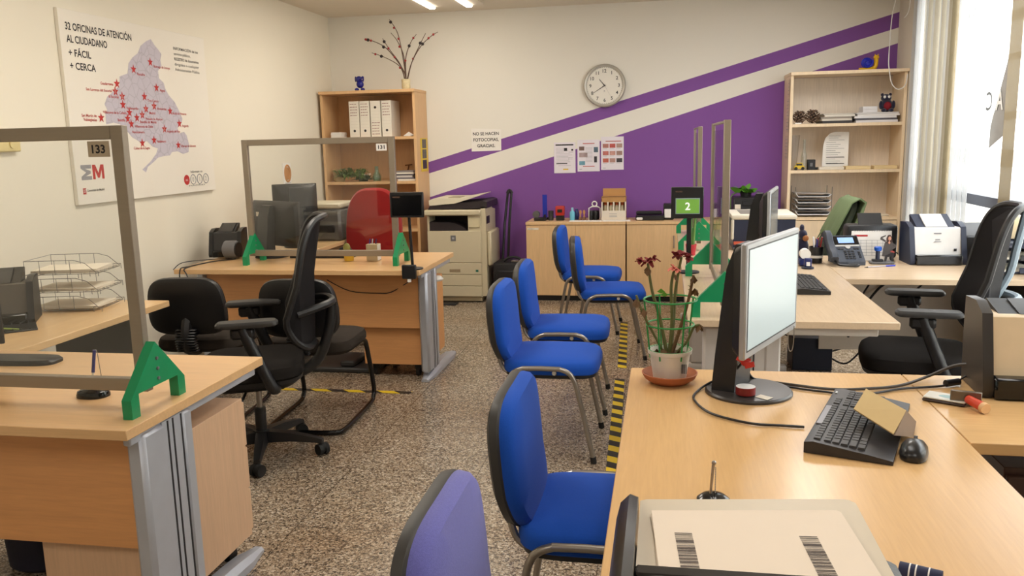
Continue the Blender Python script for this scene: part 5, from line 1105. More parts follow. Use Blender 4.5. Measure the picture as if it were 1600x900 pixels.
YEL = mat('snail_yellow', (232, 184, 30), 0.25); b = B(t); b.tube([(1.625, 7.80, 2.014), (1.66, 7.80, 2.012), (1.72, 7.80, 2.014), (1.755, 7.80, 2.03), (1.762, 7.80, 2.075), (1.76, 7.80, 2.10)], 0.014, 10, curve=5, rb=0.019); b.ell((1.762, 7.80, 2.11), (0.024, 0.02, 0.018)); b.tube([(1.755, 7.80, 2.12), (1.75, 7.80, 2.135)], 0.005, 6); b.tube([(1.77, 7.80, 2.12), (1.778, 7.80, 2.135)], 0.005, 6)
P('body', b, YEL, t)
b = B(t); b.ell((1.688, 7.80, 2.066), (0.048, 0.03, 0.045), 20, 12); sp = [(1.688+(0.008+0.0055*a)*math.cos(a), 7.772+0.002*a*0.6, 2.066+(0.008+0.0055*a)*math.sin(a)) for a in [i*0.4 for i in range(18)]]; b.tube(sp, 0.009, 8)
P('shell', b, mat('snail_blue', (34, 44, 180), 0.15), t)
S('white_cord', B().tube([(1.90, 7.68, 2.69), (1.84, 7.66, 2.45), (1.82, 7.625, 2.1), (1.825, 7.61, 1.99), (1.85, 7.61, 1.88), (1.90, 7.61, 1.83), (1.955, 7.61, 1.86), (1.97, 7.61, 1.95)], 0.004, 6, curve=6), WHT, 'thin white cord looping down in front of the window bookcase', 'cord')
S('blind_cord', B().tube([(1.955, 7.6, 2.69), (1.95, 7.58, 2.5), (1.94, 7.6, 2.43), (1.92, 7.62, 2.40)], 0.004, 6, curve=5), WHT, 'short white pull cord hanging at the top by the blind', 'cord')
for i, (y0, y1, z0, z1, lb) in enumerate(((7.66, 7.76, 1.80, 1.945, 'topmost'), (7.655, 7.80, 1.50, 1.785, 'long middle one'), (7.66, 7.84, 1.265, 1.47, 'lowest'))):
    t = T('taped_note', 'handwritten note taped to the left side of the window bookcase, '+lb, 'note', (1.047, (y0+y1)/2, z0), 0, 'notes on the side of the window bookcase')
    P('paper', B(t).raw([(1.044, y0, z0), (1.048, y1, z0), (1.048, y1, z1), (1.046, y0, z1), (1.03 if i == 2 else 1.04, y0-0.004, z0)], [(0, 1, 2, 3)]), mat('note_paper', (226, 206, 184), 0.8), t)
    b = B(t)
    for q in range(int((z1-z0)/0.03)): b.box(1.0425, y0+0.02, z0+0.02+0.03*q, 1.0435, y1-0.02, z0+0.023+0.03*q)
    P('print_lines', b, INKG, t)
# ------------------------------------------------------------------ blue visitor chairs
iso_chair('nearest visitor chair, faded lavender blue backrest, cut off by the bottom of the photo', (-0.20, 1.47, 0), 0.0, LAV)
c0 = iso_chair('blue visitor chair pushed under the near right desk, second from the camera', (-0.19, 2.245, 0), 0.0, BLU)
dup(c0, (-0.552, 3.94, 0), 0.0, 'blue visitor chair in mid aisle, third from the camera')
dup(c0, (-0.555, 4.63, 0), R(2), 'blue visitor chair in mid aisle, fourth from the camera, right behind the third')
dup(c0, (-0.385, 5.79, 0), R(6.5), 'blue visitor chair fifth from the camera, in front of the low cabinets')
dup(c0, (-0.585, 6.55, 0), 0.0, 'farthest blue visitor chair, against the low cabinet doors')
# hazard tape
def tape_mat(axis):
    m = mat('hazard_tape_'+axis, (226, 192, 40), 0.5); nt = m.node_tree; N = nt.nodes; L = nt.links; p = N['Principled BSDF']; src = p.inputs['Base Color'].links[0].from_socket
    tc = [n for n in N if n.type == 'TEX_COORD'][0]; sx = N.new('ShaderNodeSeparateXYZ'); L.new(tc.outputs['Object'], sx.inputs[0])
    a = N.new('ShaderNodeMath'); a.operation = 'MULTIPLY_ADD'; a.inputs[1].default_value = 0.55 if axis == 'y' else 1.2
    u, v = ('X', 'Y') if axis == 'y' else ('Y', 'X')
    L.new(sx.outputs[u], a.inputs[0]); L.new(sx.outputs[v], a.inputs[2])
    s_ = N.new('ShaderNodeMath'); s_.operation = 'MULTIPLY'; s_.inputs[1].default_value = 7.2 if axis == 'y' else 4.6; L.new(a.outputs[0], s_.inputs[0])
    f = N.new('ShaderNodeMath'); f.operation = 'FRACT'; L.new(s_.outputs[0], f.inputs[0]); g = N.new('ShaderNodeMath'); g.operation = 'GREATER_THAN'; g.inputs[1].default_value = 0.5; L.new(f.outputs[0], g.inputs[0])
    mx = N.new('ShaderNodeMix'); mx.data_type = 'RGBA'; L.new(g.outputs[0], mx.inputs[0]); L.new(src, mx.inputs[6]); mx.inputs[7].default_value = (*lin((40, 36, 34)), 1); L.new(mx.outputs[2], p.inputs['Base Color'])
    return m
def ftape(pts, ax, label):
    c = (sum(p[0] for p in pts)/4, sum(p[1] for p in pts)/4, 0.0)
    b = B(c); b.raw([(x, y, 0.0006) for x, y in pts]+[(x, y, 0.0015) for x, y in pts], [(4, 5, 6, 7), (0, 1, 5, 4), (1, 2, 6, 5), (2, 3, 7, 6), (3, 0, 4, 7)])
    S('floor_tape', b, tape_mat(ax), label, 'floor tape', c)
ftape([(-0.345, 6.77), (-0.288, 6.77), (-0.235, 5.355), (-0.293, 5.355)], 'y', 'yellow and black hazard tape on the floor, far strip beside the chairs')
ftape([(-0.295, 5.10), (-0.236, 5.10), (-0.190, 3.45), (-0.246, 3.45)], 'y', 'yellow and black hazard tape on the floor, near strip by the near right desk')
ftape([(-2.75, 4.645), (-1.49, 4.655), (-1.49, 4.70), (-2.75, 4.69)], 'x', 'yellow and black hazard tape on the floor before the far left desk')

WPY = wood('beech_pale_y', (214, 188, 156), 'y', 0.27, 0.10); WPX = wood('beech_pale_x', (214, 188, 156), 'x', 0.27, 0.10)
# ------------------------------------------------------------------ far right desks
t = T('desk', 'pale beech L-shaped desk with the number 2 display, in the middle right', 'desk', (0.9, 4.4, 0))
P('tabletop', B(t).box(0.10, 3.49, 0.70, 0.93, 5.29, 0.73, 0.002), WPY, t)
P('return_top', B(t).box(0.9305, 4.56, 0.70, 1.90, 5.46, 0.73, 0.002), WPX, t)
P('modesty_panel', B(t).box(0.28, 3.56, 0.33, 0.298, 5.22, 0.699), WZ, t)
P('back_panel', B(t).box(0.96, 5.38, 0.15, 1.88, 5.40, 0.699), mat('panel_pale', (206, 190, 168), 0.5), t)
P('end_panel', B(t).box(1.87, 4.60, 0.0, 1.89, 5.38, 0.699), DGR, t)
P('under_rail', B(t).box(0.50, 3.53, 0.662, 0.86, 3.56, 0.699, 0.004), mat('rail_white', (214, 206, 196), 0.45), t)
def leg_x(t, y, x0, x1, sgn, m):
    b = B(t); w_ = x1-x0
    b.box(x0, y, 0.05, x0+w_*0.42, y+0.06*sgn, 0.69, 0.012); b.box(x0+w_*0.4, y+0.005*sgn, 0.05, x0+w_*0.8, y+0.055*sgn, 0.69); b.box(x0+w_*0.8, y, 0.05, x1, y+0.06*sgn, 0.69, 0.008)
    l = P('leg', b, m, t); b = B(t)
    for k in (0.52, 0.66): b.box(x0+w_*k-0.003, y+0.001*sgn, 0.06, x0+w_*k+0.003, y+0.008*sgn, 0.685)
    P('groove', b, INK, l)
    P('foot', B(t).box(x0-0.03, y, 0.0, x1+0.28, y+0.06*sgn, 0.05, 0.015, 2), m, t)
leg_x(t, 3.56, 0.165, 0.485, 1, mat('leg_beige', (200, 192, 184), 0.42, 0.1))
P('box', B(t).box(0.78, 5.30, 0.0, 0.80, 5.36, 0.699), mat('leg_beige'), t) if False else None
t2 = T('desk', 'pale beech desk carrying the big printer, behind the number 2 desk', 'desk', (0.5, 6.1, 0))
P('tabletop', B(t2).box(0.10, 5.296, 0.70, 0.93, 7.0, 0.73, 0.002), WPY, t2); P('modesty_panel', B(t2).box(0.28, 5.36, 0.33, 0.298, 6.9, 0.699), WZ, t2)
leg_x(t2, 6.95, 0.165, 0.485, -1, mat('leg_beige')); leg_x(t2, 5.33, 0.165, 0.485, 1, mat('leg_beige'))
S('computer_case', B().box(-0.12, -0.12, 0, 0.12, 0.12, 0.21, 0.004), mat('case_navy', (22, 24, 38), 0.5), 'dark computer case on the floor under the number 2 desk', 'computer', (0.93, 5.53, 0.0))
S('floor_cables', B().tube([(1.06, 5.45, 0.12), (1.12, 5.4, 0.16), (1.2, 5.42, 0.2), (1.3, 5.37, 0.3)], 0.006, 6, curve=5).tube([(1.06, 5.5, 0.06), (1.14, 5.42, 0.05), (1.24, 5.37, 0.18), (1.32, 5.36, 0.24)], 0.006, 6, curve=5), BLK, 'black cables tangled beside the computer case under the number 2 desk', 'cable')
S('hanging_cables', B().tube([(0.99, 4.70, 0.42), (1.12, 5.1, 0.5), (1.28, 5.36, 0.62), (1.45, 5.36, 0.68)], 0.006, 6, curve=5).tube([(1.0, 4.75, 0.38), (1.15, 5.15, 0.44), (1.3, 5.36, 0.55), (1.4, 5.36, 0.60)], 0.008, 6, curve=5).tube([(1.42, 5.2, 0.52), (1.5, 5.25, 0.58), (1.6, 5.3, 0.66), (1.68, 5.3, 0.695)], 0.006, 6, curve=5), BLK, 'black cables sagging under the return of the number 2 desk', 'cable')
desk_screen('glass screen on the number 2 desk, the nearer of the two seen edge-on', '', 'y', 3.57, 4.62, 0.25, 0.775, 1.545, 1, card=False, thin=True)
desk_screen('glass screen farther back on the printer desk, the second seen edge-on', '', 'y', 5.72, 6.74, 0.228, 0.775, 1.545, 1, card=False, thin=True)
P('number_card', B(bpy.data.objects['desk_screen.002']).box(0.2525, 3.665, 1.45, 0.254, 3.735, 1.495), PAP, bpy.data.objects['desk_screen.002'])
# display "2"
t = T('display_tablet', 'black display on a pole showing a white 2 on green', 'tablet display', (0.135, 4.75, 0.73))
P('screen_case', B(t).box(0.036, 4.735, 1.035, 0.212, 4.775, 1.208, 0.004), BLK, t)
GS = mat('screen_green', (104, 150, 60), 0.4, emit=(104, 150, 60), estr=0.5)
s_ = P('screen', B(t).box(0.06, 4.733, 1.06, 0.192, 4.7348, 1.148), mat('screen_rim', (150, 170, 180), 0.3), t)
P('green_field', B(t).box(0.064, 4.7318, 1.064, 0.188, 4.733, 1.142), GS, s_)
P('numeral', B(t).text('2', 0.058, MX(0.126, 4.7315, 1.083), 0.015, 'C'), mat('numeral_white', (240, 245, 240), 0.4, emit=(255, 255, 255), estr=0.5), s_)
P('lettering', B(t).text('MADRID', 0.010, MX(0.06, 4.7345, 1.18), 0, 'L'), mat('dim_orange'), t)
P('pole', B(t).box(0.122, 4.745, 0.735, 0.148, 4.76, 1.04, 0.003), BLK, t); P('base', B(t).lathe([(0.06, 0.001), (0.06, 0.008), (0.02, 0.014)], (0.135, 4.75, 0.73), 28), BLK, t)
t = T('cactus_pot', 'thin green cactus in a pinkish red pot behind the number display', 'plant', (0.17, 5.47, 0.731))
P('pot', B(t).lathe([(0.026, 0), (0.036, 0.07), (0.033, 0.07), (0.024, 0.008)], (0.17, 5.47, 0.731), 20), mat('pot_pink', (196, 54, 70), 0.5), t)
for dx, h, l in ((-0.012, 0.20, -0.01), (0.012, 0.24, 0.02), (0.0, 0.17, 0.0)): P('stem', B(t).tube([(0.17+dx, 5.47, 0.79), (0.17+dx+l*0.5, 5.472, 0.79+h*0.6), (0.17+dx+l, 5.47, 0.79+h)], 0.010, 8, curve=4, rb=0.006), mat('cactus', (96, 140, 70), 0.6, var=0.3), t)
monitor('silver framed monitor seen edge-on, on the number 2 desk', (0.53, 4.81, 0.73), R(-11.3), 0.51, 0.30, 1.04, mat('lcd_blue', (96, 112, 124), 0.15), mat('silver_bezel'), base_r=0.11)
keyboard('black keyboard on the number 2 desk', (0.70, 4.325, 0.731), R(90), 0.47, 0.15)
t = T('printer', 'big printer with a pale top and dark blue sides, on the printer desk', 'printer', (0.64, 5.95, 0.731))
b = B(t); b.loft([[(x, y, z) for x, y in ((0.45, 5.72), (0.845, 5.72), (0.845, 6.15), (0.45, 6.15))] for z in (0.735, 0.93)]); P('body', b, mat('printer_navy', (34, 42, 66), 0.4), t)
P('top_cover', B(t).box(0.437, 5.71, 0.931, 0.855, 6.16, 0.965, 0.014, 2), mat('printer_cream', (212, 206, 190), 0.45), t)
b = B(t); b.box(0.437, 5.71, 0.80, 0.455, 5.74, 0.935, 0.006); P('corner_trim', b, mat('printer_cream'), t)
P('paper_well', B(t).box(0.50, 5.78, 0.955, 0.66, 6.08, 0.967), mat('printer_recess', (120, 116, 108), 0.5), t)
P('orange_tab', B(t).box(0.455, 5.708, 0.768, 0.545, 5.7195, 0.788), mat('tab_orange', (206, 92, 66), 0.5), t); P('grey_tab', B(t).box(0.452, 5.700, 0.738, 0.47, 5.71, 0.75), MGR, t)
# pen cup group
def pens(t, c, z, n, seed, cols, l=0.14, sp=0.02):
    random.seed(seed)
    for i in range(n):
        a = random.uniform(0, 2*PI); r = random.uniform(0.2, 1)*sp; col = cols[i % len(cols)]
        p0 = (c[0]+r*0.5*math.cos(a), c[1]+r*0.5*math.sin(a), z); p1 = (c[0]+r*1.5*math.cos(a), c[1]+r*1.5*math.sin(a), z+l*random.uniform(0.8, 1))
        P('pen', B(t).cyl(p0, p1, 0.0045, n=8), mat('pencol%d_%d_%d' % col, col, 0.35), t)
t = T('pen_cup', 'black pen cup with a pale band full of pens, beside the desk phone', 'pen holder', (0.882, 5.15, 0.731))
P('cup', B(t).lathe([(0.036, 0), (0.04, 0.095), (0.037, 0.095), (0.033, 0.006)], (0.882, 5.15, 0.731), 24), BLK, t); P('band', B(t).lathe([(0.0385, 0.03), (0.0395, 0.045)], (0.882, 5.15, 0.731), 24, cap=False), WHT, t)
pens(t, (0.882, 5.15), 0.745, 9, 4, [(30, 40, 120), (220, 220, 225), (170, 40, 40), (40, 44, 60), (60, 70, 160), (190, 190, 196)], 0.145, 0.026)
t = T('plush_toy', 'small navy plush figure with a tan face behind the pen cup', 'plush toy', (0.82, 5.27, 0.731))
b = B(t); b.sharp = 80; b.ell((0.82, 5.27, 0.80), (0.04, 0.035, 0.07)); b.ell((0.82, 5.26, 0.885), (0.028, 0.026, 0.03)); b.ell((0.815, 5.26, 0.925), (0.014, 0.014, 0.022)); P('body', b, PL, t); P('face', B(t).ell((0.835, 5.236, 0.865), (0.018, 0.01, 0.018)), mat('plush_tan', (160, 104, 62), 0.9), t)
t = T('tape_roll_holder', 'white tape holder with dark blue base left of the pen cup', 'tape dispenser', (0.80, 5.02, 0.731))
P('base', B(t).box(0.765, 4.99, 0.731, 0.835, 5.06, 0.775, 0.008), mat('stamp_navy', (28, 40, 100), 0.4), t); P('roll', B(t).cyl((0.80, 5.0, 0.80), (0.80, 5.05, 0.80), 0.03, n=20), PAP, t)
t = T('self_inking_stamp', 'small dark blue stamp with a white label on the number 2 desk', 'stamp', (0.80, 4.915, 0.731))
P('foot', B(t).lathe([(0.034, 0), (0.034, 0.008), (0.02, 0.012)], (0.80, 4.915, 0.731), 20), NAVY, t); P('body', B(t).box(0.78, 4.90, 0.741, 0.82, 4.93, 0.79, 0.005), mat('stamp_navy'), t); P('label', B(t).box(0.79, 4.898, 0.747, 0.81, 4.8995, 0.77), WHT, t)
# phone
t = T('desk_phone', 'dark grey office phone with a blue lit display on the number 2 desk', 'phone', (1.02, 5.13, 0.731), R(8))
b = B(); b.prism([(-0.10, 0.0), (0.09, 0.0), (0.09, 0.04), (0.075, 0.15), (0.06, 0.155), (-0.10, 0.022)], 'yz', -0.045, 0.105); P('body', b, mat('phone_grey', (62, 68, 80), 0.4), t)
sl = math.atan2(0.133, 0.16); n_ = Vector((0, -math.sin(sl), math.cos(sl)))
def ph(u, v, w=0.0): # along width, up the slope
    return Vector((u, -0.10+v*math.cos(sl), 0.022+v*math.sin(sl)))+n_*w
def phq(b, u0, v0, u1, v1, w0=0.0005, w1=0.003):
    q = [ph(u0, v0, w0), ph(u1, v0, w0), ph(u1, v1, w0), ph(u0, v1, w0)]; r = [ph(u0, v0, w1), ph(u1, v0, w1), ph(u1, v1, w1), ph(u0, v1, w1)]
    return b.loft([[tuple(x) for x in q], [tuple(x) for x in r]])
P('display_bezel', phq(B(), -0.04, 0.132, 0.10, 0.20), BLKG, t); P('display', phq(B(), -0.015, 0.145, 0.075, 0.188, 0.003, 0.004), mat('phone_lcd', (130, 160, 220), 0.3, emit=(130, 160, 225), estr=0.6), t)
P('silver_band', phq(B(), -0.04, 0.118, 0.10, 0.130), ALUL, t); P('dial_ring', B().cyl(ph(0.03, 0.112, 0.001), ph(0.03, 0.112, 0.006), 0.014, n=20), ALUL, t)
km = phq(B(), 0, 0, 0.014, 0.010, 0, 0.003); 
for r_ in range(4):
    for c_ in range(3): P('key', phq(B(), 0.0+0.021*c_, 0.02+0.018*r_, 0.014+0.021*c_, 0.031+0.018*r_, 0.0005, 0.004), BLK, t)
for r_ in range(3): P('key', phq(B(), 0.078, 0.03+0.018*r_, 0.09, 0.041+0.018*r_, 0.0005, 0.004), BLK, t)
for c_ in (-0.03, -0.012, 0.06, 0.078): P('key', phq(B(), c_, 0.095, c_+0.014, 0.104, 0.0005, 0.004), BLK, t)
b = B(); b.loft([[tuple(ph(u, v, w_)) for u, w_ in ((-0.098, 0.0), (-0.052, 0.0), (-0.052, h_), (-0.06, h_+0.012), (-0.09, h_+0.012), (-0.098, h_))] for v, h_ in ((0.0, 0.03), (0.03, 0.036), (0.06, 0.026), (0.14, 0.028), (0.18, 0.04), (0.21, 0.032))]); P('handset', b, mat('phone_grey'), t)
P('cord', B().tube([(-0.07, -0.10, 0.03), (-0.06, -0.14, 0.012), (-0.02, -0.17, 0.010), (0.03, -0.18, 0.010), (0.04, -0.16, 0.012), (-0.01, -0.15, 0.012)], 0.007, 8, curve=5), BLK, t)
t = T('desk_calendar', 'white desk calendar with a red header behind the desk phone', 'calendar', (1.215, 5.245, 0.731))
b = B(t); b.prism([(5.235, 0.731), (5.30, 0.731), (5.265, 0.905)], 'yz', 1.10, 1.325); P('stand', b, PAP, t)
def cq(b, x0, z0, x1, z1, e):
    f = lambda z: 5.235+(z-0.731)/0.174*0.03-e
    return b.raw([(x0, f(z0), z0), (x1, f(z0), z0), (x1, f(z1), z1), (x0, f(z1), z1)], [(0, 1, 2, 3)])
P('red_header', cq(B(t), 1.115, 0.872, 1.19, 0.882, 0.001), INKR, t)
b = B(t)
for i in range(6): cq(b, 1.12, 0.76+0.018*i, 1.31, 0.7615+0.018*i, 0.001)
for i in range(7): cq(b, 1.12+0.031*i, 0.76, 1.1215+0.031*i, 0.85, 0.001)
P('date_grid', b, INKG, t)
P('spiral', B(t).tube([(1.11+0.21*i/60, 5.265+0.004*math.cos(i*1.6), 0.905+0.004*math.sin(i*1.6)) for i in range(61)], 0.001, 4), STEEL, t)
# cardboard photo cut-out of a woman
t = T('photo_standee', 'small cardboard cut-out of a long-haired woman in a dark dress, arm raised', 'cut-out', (1.275, 5.11, 0.731))
SK = mat('skin_print', (206, 150, 126), 0.6); HB = mat('hair_print', (60, 34, 28), 0.6); DD = mat('dress_print', (74, 70, 70), 0.7)
P('base_plate', B(t).box(1.175, 5.085, 0.731, 1.305, 5.15, 0.745, 0.004), MGR, t)
fx = lambda u: 1.275+u; 
def fpoly(nm, pts, m, e=0.0): return P(nm, B(t).prism([(1.275+u, 0.745+v) for u, v in pts], 'xz', 5.110-e, 5.114-e), m, t)
fpoly('dress', [(-0.035, 0.03), (-0.03, 0.075), (-0.022, 0.112), (0.0, 0.118), (0.018, 0.112), (0.03, 0.09), (0.018, 0.06), (0.022, 0.035), (0.0, 0.025)], DD)
fpoly('legs', [(-0.022, 0.0), (-0.018, 0.034), (0.025, 0.055), (0.032, 0.05), (0.026, 0.0), (0.016, 0.0), (0.012, 0.03), (-0.006, 0.024), (-0.01, 0.0)], mat('print_black', (36, 32, 34), 0.7), 0.001)
fpoly('raised_arm', [(-0.022, 0.112), (-0.05, 0.128), (-0.046, 0.142), (-0.02, 0.152), (-0.02, 0.146), (-0.038, 0.136), (-0.016, 0.118)], DD, 0.001)
fpoly('bent_arm', [(0.016, 0.112), (0.04, 0.092), (0.036, 0.08), (0.008, 0.062), (0.006, 0.068), (0.028, 0.088), (0.012, 0.104)], DD, 0.002)
fpoly('hand', [(0.008, 0.06), (0.022, 0.062), (0.032, 0.055), (0.03, 0.05), (0.012, 0.054)], mat('print_red_hand', (170, 70, 62), 0.7), 0.003)
fpoly('hair', [(-0.014, 0.105), (-0.016, 0.135), (-0.008, 0.152), (0.004, 0.154), (0.012, 0.142), (0.018, 0.11), (0.01, 0.112), (-0.006, 0.112)], HB, 0.002)
P('face', B(t).ell((1.276, 5.107, 0.745+0.133), (0.0085, 0.002, 0.012)), SK, t); fpoly('neckline', [(-0.006, 0.108), (0.0, 0.122), (0.006, 0.108), (0.0, 0.10)], SK, 0.004)
b = B(t); b.ell((1.273, 5.1045, 0.745+0.136), (0.0012, 0.0005, 0.001)); b.ell((1.279, 5.1045, 0.745+0.136), (0.0012, 0.0005, 0.001)); b.ell((1.276, 5.1045, 0.745+0.127), (0.003, 0.0005, 0.0008)); P('features', b, HB, t)
t = T('hand_stamp', 'bright blue topped black rubber stamp in front of the woman cut-out', 'stamp', (1.215, 5.095, 0.7452))
P('head', B(t).lathe([(0.018, 0.062), (0.021, 0.07), (0.021, 0.082), (0.016, 0.086)], (1.215, 5.105, 0.7452), 18), mat('stamp_bright_blue', (30, 90, 190), 0.35), t); P('stem', B(t).cyl((1.215, 5.105, 0.758), (1.215, 5.105, 0.808), 0.012, n=14), NAVY, t); P('block', B(t).box(1.185, 5.092, 0.7455, 1.245, 5.12, 0.759, 0.003), BLK, t)
t = T('ballpoint_pen', 'blue and clear ballpoint pen lying in front of the woman cut-out', 'pen', (1.21, 4.985, 0.7345))
P('barrel', B(t).cyl((1.13, 4.953, 0.7345), (1.235, 4.995, 0.7345), 0.0035, n=10), mat('pen_clear', (190, 186, 196), 0.2), t); P('cap', B(t).cyl((1.235, 4.995, 0.7345), (1.29, 5.017, 0.7345), 0.0042, n=10), mat('pen_cap_blue', (44, 60, 190), 0.3), t); P('tip', B(t).cyl((1.11, 4.945, 0.7335), (1.13, 4.953, 0.7345), 0.001, 0.0035, n=10), INK, t)
doc_scanner('white-fronted document scanner on the return of the number 2 desk', (1.53, 5.165, 0.731), R(2), 0.305, 0.235, WHT, NAVY, 'scanner', papers=True)
sc1 = bpy.data.objects['document_scanner.002']
for o in list(sc1.children):
    for g in list(o.children):
        if g.name.startswith('lettering'): bpy.data.objects.remove(g)
fc = [o for o in sc1.children if o.name.startswith('front_cover')][0]
b = B(); b.box(0.085, -0.0765, 0.075, 0.10, -0.0745, 0.09); P('badge', b, INK, fc)
b = B(); b.box(-0.02, -0.056, 0.172, 0.02, -0.0535, 0.178); b.box(-0.012, -0.063, 0.138, 0.012, -0.0605, 0.143); b.box(-0.018, -0.066, 0.127, 0.018, -0.0635, 0.130); P('print_lines', b, INKG, fc)
t = T('printer', 'black printer with an open paper tray behind the desk calendar', 'printer', (1.225, 5.38, 0.731))
P('body', B(t).box(1.085, 5.315, 0.731, 1.375, 5.455, 0.935, 0.02, 2), mat('printer_black'), t); b = B(t); b.prism([(5.34, 0.935), (5.355, 0.935), (5.41, 0.995), (5.40, 1.0)], 'yz', 1.155, 1.29); P('paper_tray', b, BLK, t)
t = T('letter_tray', 'black three-tier letter tray on the right end of the number 2 desk', 'letter tray', (1.855, 4.90, 0.731))
for k in range(3):
    z = 0.735+0.066*k; b = B(t); b.box(1.74, 4.74, z, 1.96, 5.06, z+0.006, 0.002); b.box(1.74, 4.74, z, 1.746, 5.06, z+0.035, 0.002); b.box(1.954, 4.74, z, 1.96, 5.06, z+0.035, 0.002); b.box(1.74, 5.05, z, 1.96, 5.06, z+0.035, 0.002); b.box(1.83, 4.735, z, 1.96, 4.742, z+0.03, 0.002)
    P('tier', b, NAVY if k != 1 else BLK, t)
for x in (1.743, 1.957):
    for y in (4.80, 5.02): P('post', B(t).cyl((x, y, 0.731), (x, y, 0.90), 0.005, n=8), BLK, t)
for k in range(2): S('paper_stack', B().box(-0.09, -0.13, 0, 0.09, 0.13, 0.010, rot=(0, 0, 0.02)), PAPW, 'papers in the %s tier of the black letter tray' % ('lowest', 'middle')[k], 'papers', (1.85, 4.89, 0.7412+0.066*k), 0, 'papers in the black letter tray')
S('hat', B().pad(superell(0.16, 0.10, 2.2, 30), [(1.0, 0), (0.96, 0.04), (0.75, 0.09), (0.35, 0.12), (0.1, 0.125)], lambda u, v, w: (u, v, w)), mat('cream_card', (232, 212, 170), 0.7), 'cream domed hat lying on the black letter tray', 'hat', (1.85, 4.92, 0.9035))
t = T('small_printer', 'black device behind the white-fronted scanner, by the blind', 'printer', (1.79, 5.28, 0.731)); P('body', B(t).box(1.70, 5.17, 0.731, 1.88, 5.40, 0.88, 0.015, 2), BLK, t); P('lid', B(t).prism([(5.2, 0.882), (5.38, 0.882), (5.42, 0.935), (5.40, 0.94)], 'yz', 1.70, 1.88), DGR, t)
S('scanner_cable', B().tube([(1.345, 5.19, 0.78), (1.32, 5.17, 0.79), (1.305, 5.19, 0.76), (1.315, 5.205, 0.737), (1.335, 5.23, 0.736)], 0.004, 6, curve=5), BLK, 'black cable looping beside the white-fronted scanner', 'cable')
task_chair('tall black mesh office chair with a grey-blue frame at the number 2 desk', (1.18, 4.07, 0), R(171), None, True)
# jacket chair
t = T('office_chair', 'dark office chair behind the desk calendar, with a green jacket on it', 'office chair', (0.86, 6.15, 0), R(180))
def jb(u, v, w): return (-0.16-0.50*(v+0.22)+w-0.4*u*u, u, 0.76+v)
ob = [(u*(1-0.15*max(0, v/0.26)**2), v) for u, v in superell(0.44, 0.56, 4, 40)]
P('backrest', B().pad(ob, [(0.95, -0.03), (1.0, -0.01), (1.0, 0.01), (0.92, 0.03), (0.3, 0.036)], jb), mat('chair_green_black', (52, 58, 42), 0.9), t)
P('seat', B().pad(superell(0.48, 0.48, 4, 40), [(0.92, -0.06), (1, -0.04), (1, -0.01), (0.93, 0.015), (0.4, 0.024)], lambda u, v, w: (u+0.08, v, 0.47+w)), BFAB, t)
P('back_bar', B().tube([(-0.13, 0, 0.6), (-0.13, 0, 0.45), (0.0, 0, 0.40), (0.05, 0, 0.40)], 0.022, 8, curve=4), BLK, t); P('column', B().cyl((0.05, 0, 0.07), (0.05, 0, 0.42), 0.025, n=16), BLK, t)
for k in range(5):
    a = R(180)+R(-52+72*k); c, s_ = math.cos(a), math.sin(a)
    ar = P('base_arm', B().tube([(0.05+0.02*c, 0.02*s_, 0.09), (0.05+0.29*c, 0.29*s_, 0.07)], 0.02, 8, rb=0.014), BLK, t); P('castor', B().cyl((0.05+0.29*c-0.02*s_, 0.29*s_+0.02*c, 0.028), (0.05+0.29*c+0.02*s_, 0.29*s_-0.02*c, 0.028), 0.027, n=14), RUB, ar)
JK = mat('jacket_green', (102, 118, 82), 0.9, var=0.12, scale=6, bump=0.3, bscale=120)
def jk(u, v, w): p = jb(u, v, w); return (p[0], p[1], p[2])
b = B(); rings = []
random.seed(2)
for i in range(25):
    u = -0.24+0.48*i/24; f = 0.010*math.sin(i*1.7)+0.006*math.sin(i*3.1)
    rings.append([(x-0.0, y, z) for x, y, z in [jk(u*0.98, 0.02+0.04*math.sin(i*0.9), 0.048+f*0.4), jk(u*0.97, 0.16, 0.052), jk(u*0.9, 0.262, 0.045), jk(u*0.86, 0.29, 0.0), jk(u*0.9, 0.262, -0.05), jk(u*1.0, 0.1, -0.07+f), jk(u*1.05, -0.1, -0.075+f*1.4), jk(u*1.08, -0.28+0.02*math.sin(i*0.8), -0.09+f*1.6), jk(u*1.07, -0.28+0.02*math.sin(i*0.8), -0.078+f*1.6), jk(u*1.0, 0.1, -0.06+f), jk(u*0.9, 0.255, -0.042), jk(u*0.85, 0.28, 0.0), jk(u*0.9, 0.255, 0.038), jk(u*0.97, 0.03, 0.040+f*0.4)]])
b.sharp = 70
S('jacket', b.loft(rings), JK, 'green jacket hanging over the back of the dark chair by the bookcase', 'jacket', (0.86, 6.15, 0), R(180))

# ------------------------------------------------------------------ near right desk
t = T('desk', 'light beech desk in the right foreground, with the potted rose and bright monitor', 'desk', (0.6, 2.0, 0))
P('tabletop', B(t).box(-0.105, 0.56, 0.70, 0.7365, 2.723, 0.73, 0.002), wood('beech_near', (214, 172, 118), 'y', 0.27, 0.10), t)
P('return_top', B(t).box(0.7380, 2.112, 0.70, 1.95, 2.723, 0.73, 0.002), wood('beech_near_x', (214, 172, 118), 'x', 0.27, 0.10), t)
P('modesty_panel', B(t).box(0.14, 0.7, 0.33, 0.158, 2.62, 0.699), WZ, t)
P('end_panel', B(t).box(1.90, 2.15, 0, 1.92, 2.69, 0.699), DGR, t)
leg_x(t, 2.66, 0.17, 0.42, -1, SIL); leg_x(t, 0.62, 0.17, 0.42, 1, SIL)
